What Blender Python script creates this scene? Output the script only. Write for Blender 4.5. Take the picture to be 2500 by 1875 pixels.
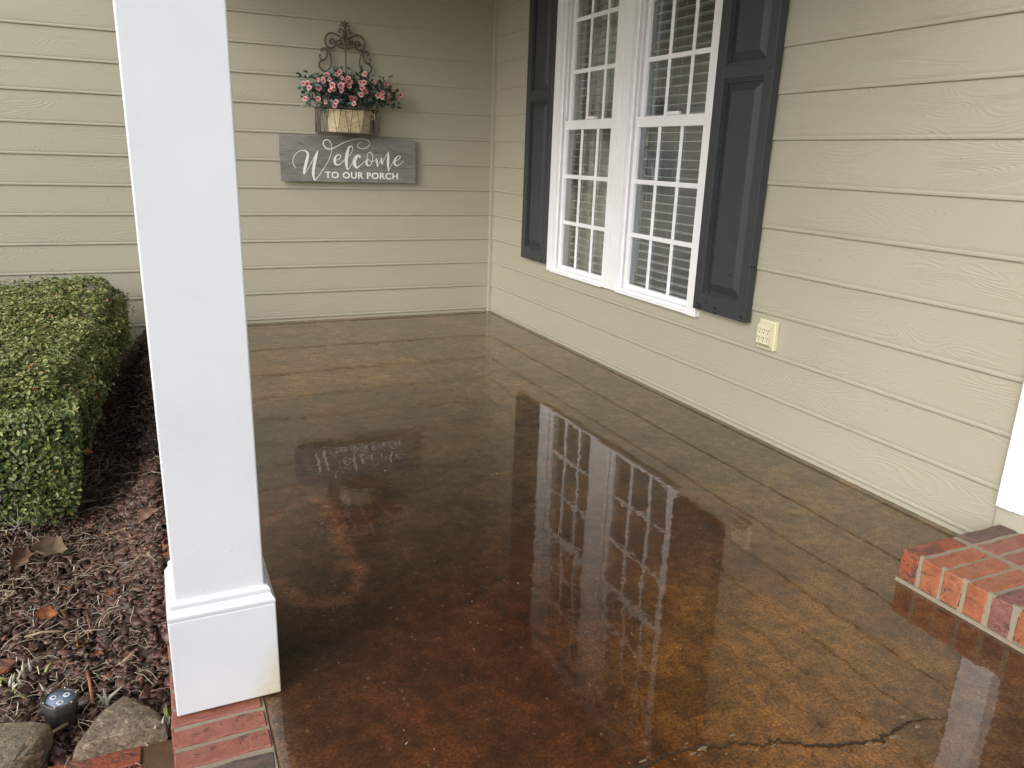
import bpy, bmesh, math, random
import numpy as np
from mathutils import Vector, Matrix, Euler
rad = math.radians
scene = bpy.context.scene
for _o in list(bpy.data.objects):
    bpy.data.objects.remove(_o)
col = scene.collection
rng = np.random.default_rng(7)
random.seed(7)

# ------------------------------------------------------------------ camera
CAM = Vector((-2.4664, -5.7308, 1.2123))
YAW, PITCH, ROLL = 0.43920, -0.28586, 0.03382
def camera_axes():
    cy, sy, cp, sp = math.cos(YAW), math.sin(YAW), math.cos(PITCH), math.sin(PITCH)
    f = Vector((sy*cp, cy*cp, sp)); r = Vector((cy, -sy, 0)); u = r.cross(f)
    cr, sr = math.cos(ROLL), math.sin(ROLL)
    return r*cr + u*sr, -r*sr + u*cr, f
cr_, cu_, cf_ = camera_axes()
camd = bpy.data.cameras.new('camera')
cam = bpy.data.objects.new('camera', camd); col.objects.link(cam)
m = Matrix((( cr_.x, cu_.x, -cf_.x), (cr_.y, cu_.y, -cf_.y), (cr_.z, cu_.z, -cf_.z))).to_4x4()
m.translation = CAM
cam.matrix_world = m
camd.sensor_fit = 'HORIZONTAL'; camd.sensor_width = 36.0; camd.lens = 36.0*1887.57/2500.0
camd.clip_start = 0.05; camd.clip_end = 500
scene.camera = cam

# ------------------------------------------------------------------ sky, sun, exposure
SUN_EL, SUN_AZ = rad(33), rad(-121)          # azimuth of the sun seen from the scene, measured from +y towards +x
world = bpy.data.worlds.new('World'); scene.world = world; world.use_nodes = True
wn = world.node_tree; wn.nodes.clear()
sky = wn.nodes.new('ShaderNodeTexSky'); sky.sky_type = 'NISHITA'; sky.sun_disc = False
sky.sun_elevation = SUN_EL; sky.sun_rotation = SUN_AZ
sky.air_density = 1.0; sky.dust_density = 2.5; sky.ozone_density = 1.0
hs = wn.nodes.new('ShaderNodeHueSaturation'); hs.inputs['Saturation'].default_value = 0.40   # an overcast sky is almost colourless
bg = wn.nodes.new('ShaderNodeBackground'); bg.inputs['Strength'].default_value = 0.15
wo = wn.nodes.new('ShaderNodeOutputWorld')
wn.links.new(sky.outputs[0], hs.inputs['Color']); wn.links.new(hs.outputs[0], bg.inputs['Color']); wn.links.new(bg.outputs[0], wo.inputs['Surface'])
sund = bpy.data.lights.new('sun', 'SUN'); sund.energy = 0.95; sund.angle = rad(40); sund.color = (1.0, 0.995, 0.98)
sun = bpy.data.objects.new('sun', sund); col.objects.link(sun)
sdir = Vector((math.sin(SUN_AZ)*math.cos(SUN_EL), math.cos(SUN_AZ)*math.cos(SUN_EL), math.sin(SUN_EL)))
sun.rotation_euler = (-sdir).to_track_quat('-Z', 'Y').to_euler()
sun.location = sdir*20
vs = scene.view_settings
vs.view_transform = 'Standard'; vs.look = 'None'; vs.gamma = 1.0; vs.use_curve_mapping = False
vs.exposure = 0.74
scene.cycles.max_bounces = 10; scene.cycles.diffuse_bounces = 6; scene.cycles.glossy_bounces = 5
scene.cycles.transparent_max_bounces = 24; scene.cycles.transmission_bounces = 8
scene.cycles.sample_clamp_indirect = 6.0
scene.cycles.use_denoising = True

# ------------------------------------------------------------------ measured outlines (metres)
SCROLL = {"main": [[-0.0238, 1.9428], [-0.0384, 1.9597], [-0.0562, 1.9707], [-0.0771, 1.978], [-0.0981, 1.9773], [-0.1165, 1.9668], [-0.1289, 1.9519], [-0.1356, 1.9319], [-0.1349, 1.9097], [-0.1251, 1.891], [-0.1073, 1.8827], [-0.0861, 1.8858], [-0.072, 1.901], [-0.0685, 1.9181], [-0.0755, 1.9342], [-0.0889, 1.94], [-0.1012, 1.932], [-0.1031, 1.9193], [-0.0958, 1.913], [-0.0875, 1.9187]], "side": [[-0.1264, 1.8951], [-0.1195, 1.8775], [-0.1112, 1.8586], [-0.1029, 1.834], [-0.0978, 1.8063], [-0.1003, 1.7778], [-0.1117, 1.7543], [-0.1304, 1.7388], [-0.1487, 1.7333], [-0.1664, 1.7419], [-0.1793, 1.7579], [-0.1817, 1.7746], [-0.1752, 1.7892], [-0.1613, 1.8], [-0.143, 1.807], [-0.1305, 1.8206], [-0.1244, 1.8408], [-0.1246, 1.8603], [-0.1346, 1.8763], [-0.1494, 1.8801], [-0.1617, 1.8713], [-0.1636, 1.8586], [-0.1548, 1.8551]], "curl": [[-0.1613, 1.8], [-0.1722, 1.8118], [-0.1777, 1.8254], [-0.1735, 1.8355], [-0.1662, 1.8305]], "inner": [[-0.0072, 1.8861], [-0.0284, 1.8892], [-0.0495, 1.8973], [-0.0596, 1.9132], [-0.056, 1.9289], [-0.0407, 1.9358], [-0.0242, 1.9302], [-0.0199, 1.9193], [-0.0278, 1.9089], [-0.0384, 1.9108], [-0.0397, 1.9191], [-0.0329, 1.9225]], "finial": [[-0.0052, 1.9318], [-0.0052, 1.9542], [-0.0076, 1.9763], [-0.0116, 1.9955], [-0.0234, 2.0056], [-0.0387, 2.0014], [-0.0436, 1.9899], [-0.0377, 1.9834], [-0.0285, 1.9898]], "leafa": [[-0.002, 2.0144], [-0.0107, 2.0275], [-0.0211, 2.0335], [-0.0319, 2.0264]], "leafb": [[-0.0016, 2.0284], [-0.0088, 2.0416], [-0.0177, 2.0477], [-0.0233, 2.0416]]}
SCRIPT = [[[-1.5067, 1.0897, 0.0024], [-1.5203, 1.1094, 0.0033], [-1.5248, 1.1381, 0.0038], [-1.5121, 1.1695, 0.0038], [-1.4838, 1.1969, 0.0043], [-1.4517, 1.2067, 0.0057], [-1.4293, 1.1995, 0.0105], [-1.4201, 1.1811, 0.0152], [-1.4268, 1.1498, 0.019], [-1.4375, 1.1137, 0.02], [-1.4481, 1.0777, 0.0181], [-1.4553, 1.0483, 0.0086]], [[-1.454, 1.047, 0.0067], [-1.4348, 1.069, 0.0043], [-1.4054, 1.1146, 0.0038], [-1.3806, 1.16, 0.0038], [-1.3549, 1.2077, 0.0038]], [[-1.3501, 1.2109, 0.0048], [-1.3604, 1.183, 0.0162], [-1.3737, 1.1378, 0.02], [-1.3848, 1.0881, 0.02], [-1.3888, 1.0474, 0.0171], [-1.382, 1.0077, 0.0076]], [[-1.3802, 1.0059, 0.0086], [-1.3579, 1.0299, 0.0057], [-1.3237, 1.076, 0.0048], [-1.2893, 1.1266, 0.0043], [-1.2642, 1.1769, 0.0043], [-1.2543, 1.2222, 0.0043], [-1.257, 1.2534, 0.0048], [-1.2701, 1.2775, 0.0062], [-1.2907, 1.2834, 0.0076], [-1.3083, 1.2716, 0.0076], [-1.3104, 1.2515, 0.0081], [-1.2972, 1.2306, 0.0081], [-1.272, 1.2225, 0.0067], [-1.2438, 1.2292, 0.0057], [-1.2057, 1.2485, 0.0057], [-1.1579, 1.2727, 0.0048], [-1.1005, 1.2906, 0.0043], [-1.0478, 1.2984, 0.0038], [-1.0046, 1.2942, 0.0043], [-0.9832, 1.2768, 0.0048], [-0.9885, 1.2538, 0.0052], [-1.0106, 1.2371, 0.0057], [-1.0445, 1.2314, 0.0052], [-1.0659, 1.242, 0.0048], [-1.0679, 1.2601, 0.0043], [-1.0556, 1.2742, 0.0038], [-1.0377, 1.2771, 0.0029]], [[-1.2441, 1.1459, 0.0038], [-1.2134, 1.1522, 0.0048], [-1.194, 1.1677, 0.0067], [-1.1959, 1.1835, 0.0067], [-1.2123, 1.1852, 0.0076], [-1.2293, 1.1689, 0.0143], [-1.2362, 1.1461, 0.0181], [-1.2308, 1.1236, 0.0152], [-1.2169, 1.1158, 0.0095], [-1.1953, 1.1245, 0.0057], [-1.1709, 1.1479, 0.0043], [-1.1418, 1.1715, 0.0038], [-1.1172, 1.1995, 0.0043], [-1.1049, 1.2307, 0.0057], [-1.1136, 1.2449, 0.0076], [-1.1304, 1.2398, 0.0124], [-1.1431, 1.2077, 0.02], [-1.1514, 1.1666, 0.0219], [-1.1534, 1.1302, 0.02], [-1.1509, 1.1005, 0.0133], [-1.1431, 1.0874, 0.0067], [-1.1293, 1.1033, 0.0043], [-1.1119, 1.129, 0.0038], [-1.1019, 1.1452, 0.0038]], [[-1.0527, 1.1686, 0.0143], [-1.0601, 1.183, 0.0124], [-1.0771, 1.1779, 0.019], [-1.092, 1.1547, 0.0247], [-1.0951, 1.1271, 0.0247], [-1.0884, 1.1089, 0.0171], [-1.0765, 1.1009, 0.0114], [-1.0519, 1.119, 0.0057], [-1.0223, 1.1428, 0.0038], [-1.0017, 1.1526, 0.0038]], [[-0.9975, 1.1688, 0.0048], [-1.0051, 1.1525, 0.0143], [-1.0071, 1.1294, 0.0162], [-0.9961, 1.1167, 0.0086], [-0.9764, 1.1256, 0.0057], [-0.9637, 1.1536, 0.0057], [-0.9607, 1.1814, 0.0062], [-0.9724, 1.2063, 0.0067], [-0.987, 1.2072, 0.0057], [-0.9994, 1.194, 0.0043], [-0.9966, 1.1665, 0.0038], [-0.9784, 1.1486, 0.0038], [-0.954, 1.1493, 0.0038], [-0.9366, 1.1636, 0.0038]], [[-0.934, 1.1706, 0.0057], [-0.9315, 1.1453, 0.0143], [-0.9267, 1.1092, 0.0076]], [[-0.9262, 1.1092, 0.0048], [-0.9138, 1.1411, 0.0038], [-0.8965, 1.1763, 0.0038]], [[-0.8965, 1.1777, 0.0067], [-0.8969, 1.1508, 0.0124], [-0.8943, 1.1239, 0.0067]], [[-0.8933, 1.124, 0.0043], [-0.8748, 1.17, 0.0038], [-0.848, 1.2135, 0.0043]], [[-0.8445, 1.2164, 0.0076], [-0.847, 1.1755, 0.0181], [-0.8496, 1.1288, 0.0181], [-0.8452, 1.0821, 0.0057]], [[-0.8442, 1.0803, 0.0048], [-0.8283, 1.1153, 0.0038], [-0.8094, 1.1509, 0.0038]], [[-0.8114, 1.1522, 0.0033], [-0.7803, 1.1596, 0.0048], [-0.759, 1.178, 0.0067], [-0.7599, 1.1901, 0.0067], [-0.7775, 1.1877, 0.0076], [-0.7942, 1.1677, 0.0143], [-0.8015, 1.1441, 0.0162], [-0.7946, 1.1265, 0.0114], [-0.7796, 1.1212, 0.0067], [-0.7553, 1.1359, 0.0048], [-0.7314, 1.1577, 0.0033]]]
BLOOM = [[-1.452, 1.632, 0.0218], [-1.424, 1.634, 0.0277], [-1.414, 1.608, 0.0237], [-1.356, 1.612, 0.0297], [-1.298, 1.694, 0.0277], [-1.321, 1.67, 0.0198], [-1.351, 1.661, 0.0178], [-1.317, 1.657, 0.0218], [-1.275, 1.668, 0.0218], [-1.259, 1.635, 0.0277], [-1.274, 1.601, 0.0237], [-1.249, 1.609, 0.0237], [-1.207, 1.721, 0.0237], [-1.225, 1.707, 0.0198], [-1.186, 1.665, 0.0277], [-1.201, 1.633, 0.0336], [-1.198, 1.605, 0.0257], [-1.194, 1.686, 0.0178], [-1.152, 1.684, 0.0218], [-1.147, 1.663, 0.0317], [-1.146, 1.638, 0.0237], [-1.035, 1.72, 0.0237], [-1.067, 1.665, 0.0218], [-1.042, 1.668, 0.0237], [-1.059, 1.632, 0.0257], [-1.041, 1.605, 0.0317], [-1.067, 1.584, 0.0257], [-1.076, 1.596, 0.0198], [-1.136, 1.553, 0.0297], [-1.112, 1.557, 0.0257], [-1.117, 1.525, 0.0218], [-1.239, 1.529, 0.0237], [-1.25, 1.505, 0.0237], [-1.307, 1.526, 0.0198], [-1.359, 1.543, 0.0237], [-1.445, 1.538, 0.0237], [-0.945, 1.592, 0.0297], [-0.914, 1.606, 0.0218], [-0.914, 1.581, 0.0237], [-0.879, 1.585, 0.0277], [-0.885, 1.67, 0.0218], [-0.893, 1.651, 0.0218], [-0.843, 1.631, 0.0178], [-0.789, 1.602, 0.0257], [-0.81, 1.575, 0.0198], [-0.977, 1.669, 0.0178]]
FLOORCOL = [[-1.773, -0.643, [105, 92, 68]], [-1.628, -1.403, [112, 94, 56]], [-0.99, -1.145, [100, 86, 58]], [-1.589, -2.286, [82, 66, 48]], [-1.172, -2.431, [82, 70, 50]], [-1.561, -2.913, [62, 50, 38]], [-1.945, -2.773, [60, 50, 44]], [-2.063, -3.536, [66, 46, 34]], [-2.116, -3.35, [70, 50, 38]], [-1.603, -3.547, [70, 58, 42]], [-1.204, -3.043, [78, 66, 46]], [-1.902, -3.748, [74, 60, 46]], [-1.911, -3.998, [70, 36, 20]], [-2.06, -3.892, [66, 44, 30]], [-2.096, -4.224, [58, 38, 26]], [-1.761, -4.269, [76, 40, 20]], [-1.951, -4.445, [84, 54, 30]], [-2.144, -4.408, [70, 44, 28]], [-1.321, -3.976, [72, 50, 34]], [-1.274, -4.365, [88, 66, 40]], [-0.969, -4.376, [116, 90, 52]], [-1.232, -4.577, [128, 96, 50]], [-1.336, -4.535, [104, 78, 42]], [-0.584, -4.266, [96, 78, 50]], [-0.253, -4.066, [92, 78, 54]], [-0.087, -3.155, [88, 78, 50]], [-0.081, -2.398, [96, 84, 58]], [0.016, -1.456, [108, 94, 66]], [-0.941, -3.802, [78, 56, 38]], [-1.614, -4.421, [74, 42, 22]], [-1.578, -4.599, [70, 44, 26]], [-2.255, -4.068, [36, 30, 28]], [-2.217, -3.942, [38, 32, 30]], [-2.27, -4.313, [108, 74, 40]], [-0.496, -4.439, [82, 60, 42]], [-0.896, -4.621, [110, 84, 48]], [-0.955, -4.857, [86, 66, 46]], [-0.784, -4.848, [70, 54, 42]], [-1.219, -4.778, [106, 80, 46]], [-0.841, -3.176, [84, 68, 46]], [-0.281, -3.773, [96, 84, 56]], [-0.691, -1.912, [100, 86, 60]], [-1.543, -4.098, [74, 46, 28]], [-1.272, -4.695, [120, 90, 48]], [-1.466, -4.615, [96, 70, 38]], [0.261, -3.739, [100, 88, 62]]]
RING = [[-2.188, -3.239], [-2.164, -3.176], [-2.102, -3.138], [-2.028, -3.116], [-1.983, -3.148], [-1.981, -3.245], [-1.987, -3.42], [-1.991, -3.53], [-1.979, -3.61], [-1.98, -3.67], [-2.009, -3.723], [-2.038, -3.777], [-2.079, -3.804], [-2.117, -3.804], [-2.162, -3.786], [-2.197, -3.72], [-2.216, -3.642]]
RING2 = [[-1.995, -3.593], [-2.029, -3.605], [-2.047, -3.633], [-2.06, -3.677]]
CRACK = [[-1.6843, -4.642, 5], [-1.6206, -4.6619, 9], [-1.5881, -4.6553, 10], [-1.5567, -4.6512, 9], [-1.5157, -4.6507, 8], [-1.4733, -4.6648, 9], [-1.4405, -4.6763, 10], [-1.4103, -4.6766, 8], [-1.3853, -4.6905, 9], [-1.3499, -4.7067, 8], [-1.3143, -4.7091, 6], [-1.2851, -4.7321, 8], [-1.2495, -4.7483, 11], [-1.216, -4.7665, 12], [-1.1723, -4.7752, 10], [-1.1326, -4.788, 10], [-1.0991, -4.7945, 12], [-1.0581, -4.7892, 11], [-1.016, -4.7837, 8], [-0.9712, -4.7827, 5], [-0.9291, -4.7961, 3], [-0.8985, -4.8071, 2]]
DEBRIS = [[-1.199, -2.728], [-1.318, -3.133], [-1.298, -3.131], [-1.658, -3.64], [-1.731, -3.948], [-1.755, -4.052], [-1.773, -4.042], [-1.568, -3.907], [-2.054, -3.776], [-1.107, -4.012], [-1.392, -4.248], [-1.721, -4.394], [-2.065, -4.407], [-2.059, -4.367], [-2.016, -4.446], [-2.138, -4.081], [-2.207, -4.191], [-1.703, -2.95], [-1.809, -4.155], [-1.311, -4.356]]
ROCK1 = [[-2.734, -3.991], [-2.714, -3.947], [-2.684, -3.883], [-2.658, -3.853], [-2.63, -3.842], [-2.586, -3.873], [-2.558, -3.913], [-2.535, -3.956], [-2.538, -3.985], [-2.578, -3.977], [-2.604, -3.984], [-2.654, -3.989], [-2.695, -3.996]]
ROCK2 = [[-2.974, -3.836], [-2.89, -3.87], [-2.841, -3.876], [-2.784, -3.897], [-2.786, -3.911], [-2.803, -3.97], [-2.827, -4.005], [-2.854, -4.029], [-2.945, -4.006]]
BRICKQ = [[-2.783, -3.964], [-2.641, -3.971], [-2.6, -4.041], [-2.721, -4.032]]

# ------------------------------------------------------------------ helpers
def tag(o, label=None, cat=None, group=None, kind=None):
    if label: o['label'] = label
    if cat: o['category'] = cat
    if group: o['group'] = group
    if kind: o['kind'] = kind
    return o
def link(o, parent=None):
    col.objects.link(o)
    if parent is not None: o.parent = parent
    return o
def empty(name, loc=(0, 0, 0)):
    o = bpy.data.objects.new(name, None); o.location = loc; o.empty_display_size = 0.1
    return link(o)
def child_local(o, parent):
    """parent o (built in world coordinates) to a thing whose origin is elsewhere"""
    o.parent = parent; o.matrix_parent_inverse = Matrix.Translation(-Vector(world_loc(parent)))
    return o
def world_loc(o):
    v = Vector(o.location); p = o.parent
    while p is not None:
        p = p.parent
    return v
class MB:
    """collects shapes; build() links them as ONE mesh object"""
    def __init__(s): s.v = []; s.f = []; s.mi = []; s.cur = 0
    def add(s, verts, faces):
        b = len(s.v); s.v += [tuple(x) for x in verts]
        s.f += [tuple(i+b for i in f) for f in faces]; s.mi += [s.cur]*len(faces)
        return s
    def box(s, x0, x1, y0, y1, z0, z1, skip=()):
        if x0 > x1: x0, x1 = x1, x0
        if y0 > y1: y0, y1 = y1, y0
        v = [(x0,y0,z0),(x1,y0,z0),(x1,y1,z0),(x0,y1,z0),(x0,y0,z1),(x1,y0,z1),(x1,y1,z1),(x0,y1,z1)]
        f = {'z0':(0,3,2,1),'z1':(4,5,6,7),'y0':(0,1,5,4),'y1':(2,3,7,6),'x0':(3,0,4,7),'x1':(1,2,6,5)}
        return s.add(v, [q for k, q in f.items() if k not in skip])
    def tube(s, pts, r, n=6, cap=True):
        pts = [Vector(p) for p in pts]; k = len(pts)
        rr = r if hasattr(r, '__len__') else [r]*k
        up = None; V = []
        for i, p in enumerate(pts):
            t = (pts[min(i+1, k-1)] - pts[max(i-1, 0)])
            if t.length < 1e-9: t = Vector((0, 0, 1))
            t.normalize()
            if up is None:
                a = Vector((0, 0, 1)) if abs(t.z) < .9 else Vector((1, 0, 0))
                up = (a - t*a.dot(t)).normalized()
            else:
                up = (up - t*up.dot(t))
                up = up.normalized() if up.length > 1e-6 else t.orthogonal().normalized()
            w = t.cross(up)
            for j in range(n):
                a = 2*math.pi*j/n
                V.append(p + (up*math.cos(a) + w*math.sin(a))*rr[i])
        F = []
        for i in range(k-1):
            for j in range(n):
                a = i*n+j; b = i*n+(j+1) % n
                F.append((a, b, b+n, a+n))
        if cap:
            F.append(tuple(range(n-1, -1, -1))); F.append(tuple((k-1)*n+j for j in range(n)))
        return s.add(V, F)
    def lathe(s, prof, c=(0, 0, 0), n=24):
        V = []; F = []
        for r, z in prof:
            for j in range(n):
                a = 2*math.pi*j/n; V.append((c[0]+r*math.cos(a), c[1]+r*math.sin(a), c[2]+z))
        for i in range(len(prof)-1):
            for j in range(n):
                a = i*n+j; b = i*n+(j+1) % n; F.append((a, b, b+n, a+n))
        F.append(tuple(range(n-1, -1, -1))); F.append(tuple((len(prof)-1)*n+j for j in range(n)))
        return s.add(V, F)
    def mesh(s, name, mats, smooth=False, bevel=0, seg=2):
        me = bpy.data.meshes.new(name); me.from_pydata(s.v, [], s.f)
        for mt in (mats if isinstance(mats, (list, tuple)) else [mats]): me.materials.append(mt)
        if any(s.mi): me.polygons.foreach_set('material_index', s.mi)
        if bevel:
            bm = bmesh.new(); bm.from_mesh(me)
            bmesh.ops.remove_doubles(bm, verts=bm.verts, dist=1e-6)
            es = [e for e in bm.edges if len(e.link_faces) == 2 and e.calc_face_angle(0) > .5]
            bmesh.ops.bevel(bm, geom=es, offset=bevel, segments=seg, affect='EDGES', profile=.5, clamp_overlap=True)
            bm.to_mesh(me); bm.free()
        if smooth: me.polygons.foreach_set('use_smooth', [True]*len(me.polygons))
        me.update()
        return me
    def build(s, name, mats, parent=None, smooth=False, bevel=0, seg=2):
        o = bpy.data.objects.new(name, s.mesh(name, mats, smooth, bevel, seg))
        col.objects.link(o)
        if parent is not None: child_local(o, parent)
        return o
def inst(name, me, parent=None, loc=(0, 0, 0), rot=None, scale=None):
    o = bpy.data.objects.new(name, me); col.objects.link(o)
    if parent is not None: child_local(o, parent)
    o.location = loc
    if rot is not None: o.rotation_euler = rot
    if scale is not None: o.scale = scale if hasattr(scale, '__len__') else (scale,)*3
    return o
def raw_mesh(name, V, F, mats, smooth=False, tint=None, mi=None):
    """V (n,3) and F (m,k) numpy arrays -> mesh, tint = one float per face"""
    me = bpy.data.meshes.new(name)
    V = np.asarray(V, np.float32); F = np.asarray(F, np.int32); k = F.shape[1]
    me.vertices.add(len(V)); me.vertices.foreach_set('co', V.ravel())
    me.loops.add(F.size); me.loops.foreach_set('vertex_index', F.ravel())
    me.polygons.add(len(F)); me.polygons.foreach_set('loop_start', np.arange(0, F.size, k, dtype=np.int32))
    me.polygons.foreach_set('loop_total', np.full(len(F), k, np.int32))
    for mt in (mats if isinstance(mats, (list, tuple)) else [mats]): me.materials.append(mt)
    if mi is not None: me.polygons.foreach_set('material_index', np.asarray(mi, np.int32))
    if smooth: me.polygons.foreach_set('use_smooth', np.ones(len(F), bool))
    me.update(calc_edges=True)
    if tint is not None:
        a = me.attributes.new('tint', 'FLOAT', 'FACE'); a.data.foreach_set('value', np.asarray(tint, np.float32))
    me.validate()
    return me
def catmull(P, n=6):
    P = [np.array(p, float) for p in P]; out = []
    Q = [2*P[0]-P[1]] + P + [2*P[-1]-P[-2]]
    for i in range(1, len(Q)-2):
        a, b, c, d = Q[i-1], Q[i], Q[i+1], Q[i+2]
        for t in np.linspace(0, 1, n, endpoint=False):
            out.append(.5*((2*b)+(c-a)*t+(2*a-5*b+4*c-d)*t*t+(3*b-a-3*c+d)*t**3))
    out.append(P[-1]); return out
def vnoise(x, y, seed=0):
    """2-D value noise for arrays, range about -1..1"""
    x = np.asarray(x, float); y = np.asarray(y, float)
    xi = np.floor(x).astype(np.int64); yi = np.floor(y).astype(np.int64); xf = x-xi; yf = y-yi
    def h(a, b):
        n = (a*374761393 + b*668265263 + seed*1442695041) & 0x7fffffff
        n = ((n ^ (n >> 13))*1274126177) & 0x7fffffff
        return ((n ^ (n >> 16)) & 0xffff)/32767.5 - 1
    u = xf*xf*(3-2*xf); v = yf*yf*(3-2*yf)
    return (h(xi, yi)*(1-u)+h(xi+1, yi)*u)*(1-v) + (h(xi, yi+1)*(1-u)+h(xi+1, yi+1)*u)*v
def fbm(x, y, seed=0, oct=4):
    s = 0; a = 1; t = 0
    for i in range(oct):
        s = s + a*vnoise(x*2**i, y*2**i, seed+i*17); t += a; a *= .5
    return s/t

# ------------------------------------------------------------------ materials
class NT:
    def __init__(s, name):
        s.m = bpy.data.materials.new(name); s.m.use_nodes = True; s.t = s.m.node_tree; s.t.nodes.clear()
        s.out = s.t.nodes.new('ShaderNodeOutputMaterial')
    def n(s, ty, ins=None, **kw):
        nd = s.t.nodes.new('ShaderNode'+ty)
        for k, v in kw.items(): setattr(nd, k, v)
        for k, v in (ins or {}).items():
            sk = nd.inputs[k]
            if isinstance(v, bpy.types.NodeSocket): s.t.links.new(v, sk)
            else:
                if hasattr(v, '__len__') and len(v) == 3 and sk.type == 'RGBA': v = (*v, 1)
                sk.default_value = v
        return nd
    def math(s, op, a, b=0.0, c=None):
        nd = s.n('Math', {0: a, 1: b}, operation=op)
        if c is not None:
            if isinstance(c, bpy.types.NodeSocket): s.t.links.new(c, nd.inputs[2])
            else: nd.inputs[2].default_value = c
        return nd.outputs[0]
    def mix(s, f, a, b, blend='MIX'):
        nd = s.n('Mix', data_type='RGBA', blend_type=blend)
        for k, v in ((0, f), (6, a), (7, b)):
            if isinstance(v, bpy.types.NodeSocket): s.t.links.new(v, nd.inputs[k])
            else: nd.inputs[k].default_value = (*v, 1) if hasattr(v, '__len__') and len(v) == 3 else v
        return nd.outputs[2]
    def ramp(s, f, stops, interp='LINEAR'):
        nd = s.n('ValToRGB', {0: f}); e = nd.color_ramp; e.interpolation = interp
        while len(e.elements) < len(stops): e.elements.new(.5)
        for q, (p, c) in zip(e.elements, stops):
            q.position = p; q.color = (*c, 1) if hasattr(c, '__len__') else (c, c, c, 1)
        return nd.outputs[0]
    def noise(s, vec, scale=5, detail=2, rough=.5, dist=0.0):
        return s.n('TexNoise', {'Vector': vec, 'Scale': scale, 'Detail': detail, 'Roughness': rough, 'Distortion': dist}).outputs['Fac']
    def obj(s): return s.n('TexCoord').outputs['Object']
    def rand(s): return s.n('ObjectInfo').outputs['Random']
    def smooth(s, f, a, b):
        nd = s.n('MapRange', {'Value': f, 'From Min': a, 'From Max': b}, interpolation_type='SMOOTHSTEP'); return nd.outputs[0]
    def bump(s, h, dist=.001, strength=1.0, normal=None):
        d = {'Height': h, 'Distance': dist, 'Strength': strength}
        if normal is not None: d['Normal'] = normal
        return s.n('Bump', d).outputs[0]
    def principled(s, color, rough=.5, normal=None, **kw):
        d = {'Base Color': color, 'Roughness': rough}
        if normal is not None: d['Normal'] = normal
        for k, v in kw.items(): d[k.replace('_', ' ')] = v
        nd = s.n('BsdfPrincipled', d)
        s.t.links.new(nd.outputs[0], s.out.inputs['Surface'])
        return s.m
MAT = {}
def shifted(t, k=40.0):
    """object coordinates moved by a random amount per object"""
    r = t.rand()
    off = t.n('CombineXYZ', {0: t.math('MULTIPLY', r, k), 1: t.math('MULTIPLY', r, k*1.7), 2: t.math('MULTIPLY', r, k*.6)}).outputs[0]
    return t.n('VectorMath', {0: t.obj(), 1: off}, operation='ADD').outputs[0]

def m_siding():
    t = NT('siding_paint'); sp = t.n('SeparateXYZ', {0: t.obj()}).outputs
    l = t.math('ADD', sp[0], sp[1]); r = t.rand(); z = sp[2]
    def vec(a, b, w): return t.n('CombineXYZ', {0: t.math('MULTIPLY', l, a), 1: t.math('MULTIPLY', z, b), 2: t.math('MULTIPLY', r, w)}).outputs[0]
    field = t.noise(vec(1.9, 9.5, 61), 1, 1.4, .45, .35)
    wave = t.math('SINE', t.math('MULTIPLY', field, 175.0))
    wave = t.math('POWER', t.math('MULTIPLY_ADD', wave, .5, .5), 1.6)
    amp = t.smooth(t.noise(vec(2.2, 6.0, 33), 1, 2, .5), .36, .62)
    fine = t.noise(vec(9, 330, 17), 1, 2, .6)
    h = t.math('ADD', t.math('MULTIPLY', wave, t.math('MULTIPLY_ADD', amp, .9, .1)), t.math('MULTIPLY', fine, .22))
    nb = t.bump(h, .0009, .75)
    tone = t.noise(t.obj(), 1.3, 3, .55)
    c = t.mix(tone, (.380, .354, .268), (.418, .390, .298))
    c = t.mix(t.math('MULTIPLY', r, .16), c, (.322, .304, .235))
    speck = t.smooth(t.noise(t.obj(), 90, 1, .5), .745, .79)
    c = t.mix(t.math('MULTIPLY', speck, .5), c, (.20, .18, .13))
    return t.principled(c, .48, nb, Specular_IOR_Level=.4)
MAT['siding'] = m_siding()

def m_trim_beige():
    t = NT('trim_beige'); n = t.noise(t.obj(), 9, 4)
    return t.principled(t.mix(n, (.372, .352, .272), (.412, .39, .305)), .5, t.bump(t.noise(t.obj(), 60, 3), .0006, .4))
MAT['beige'] = m_trim_beige()

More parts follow.
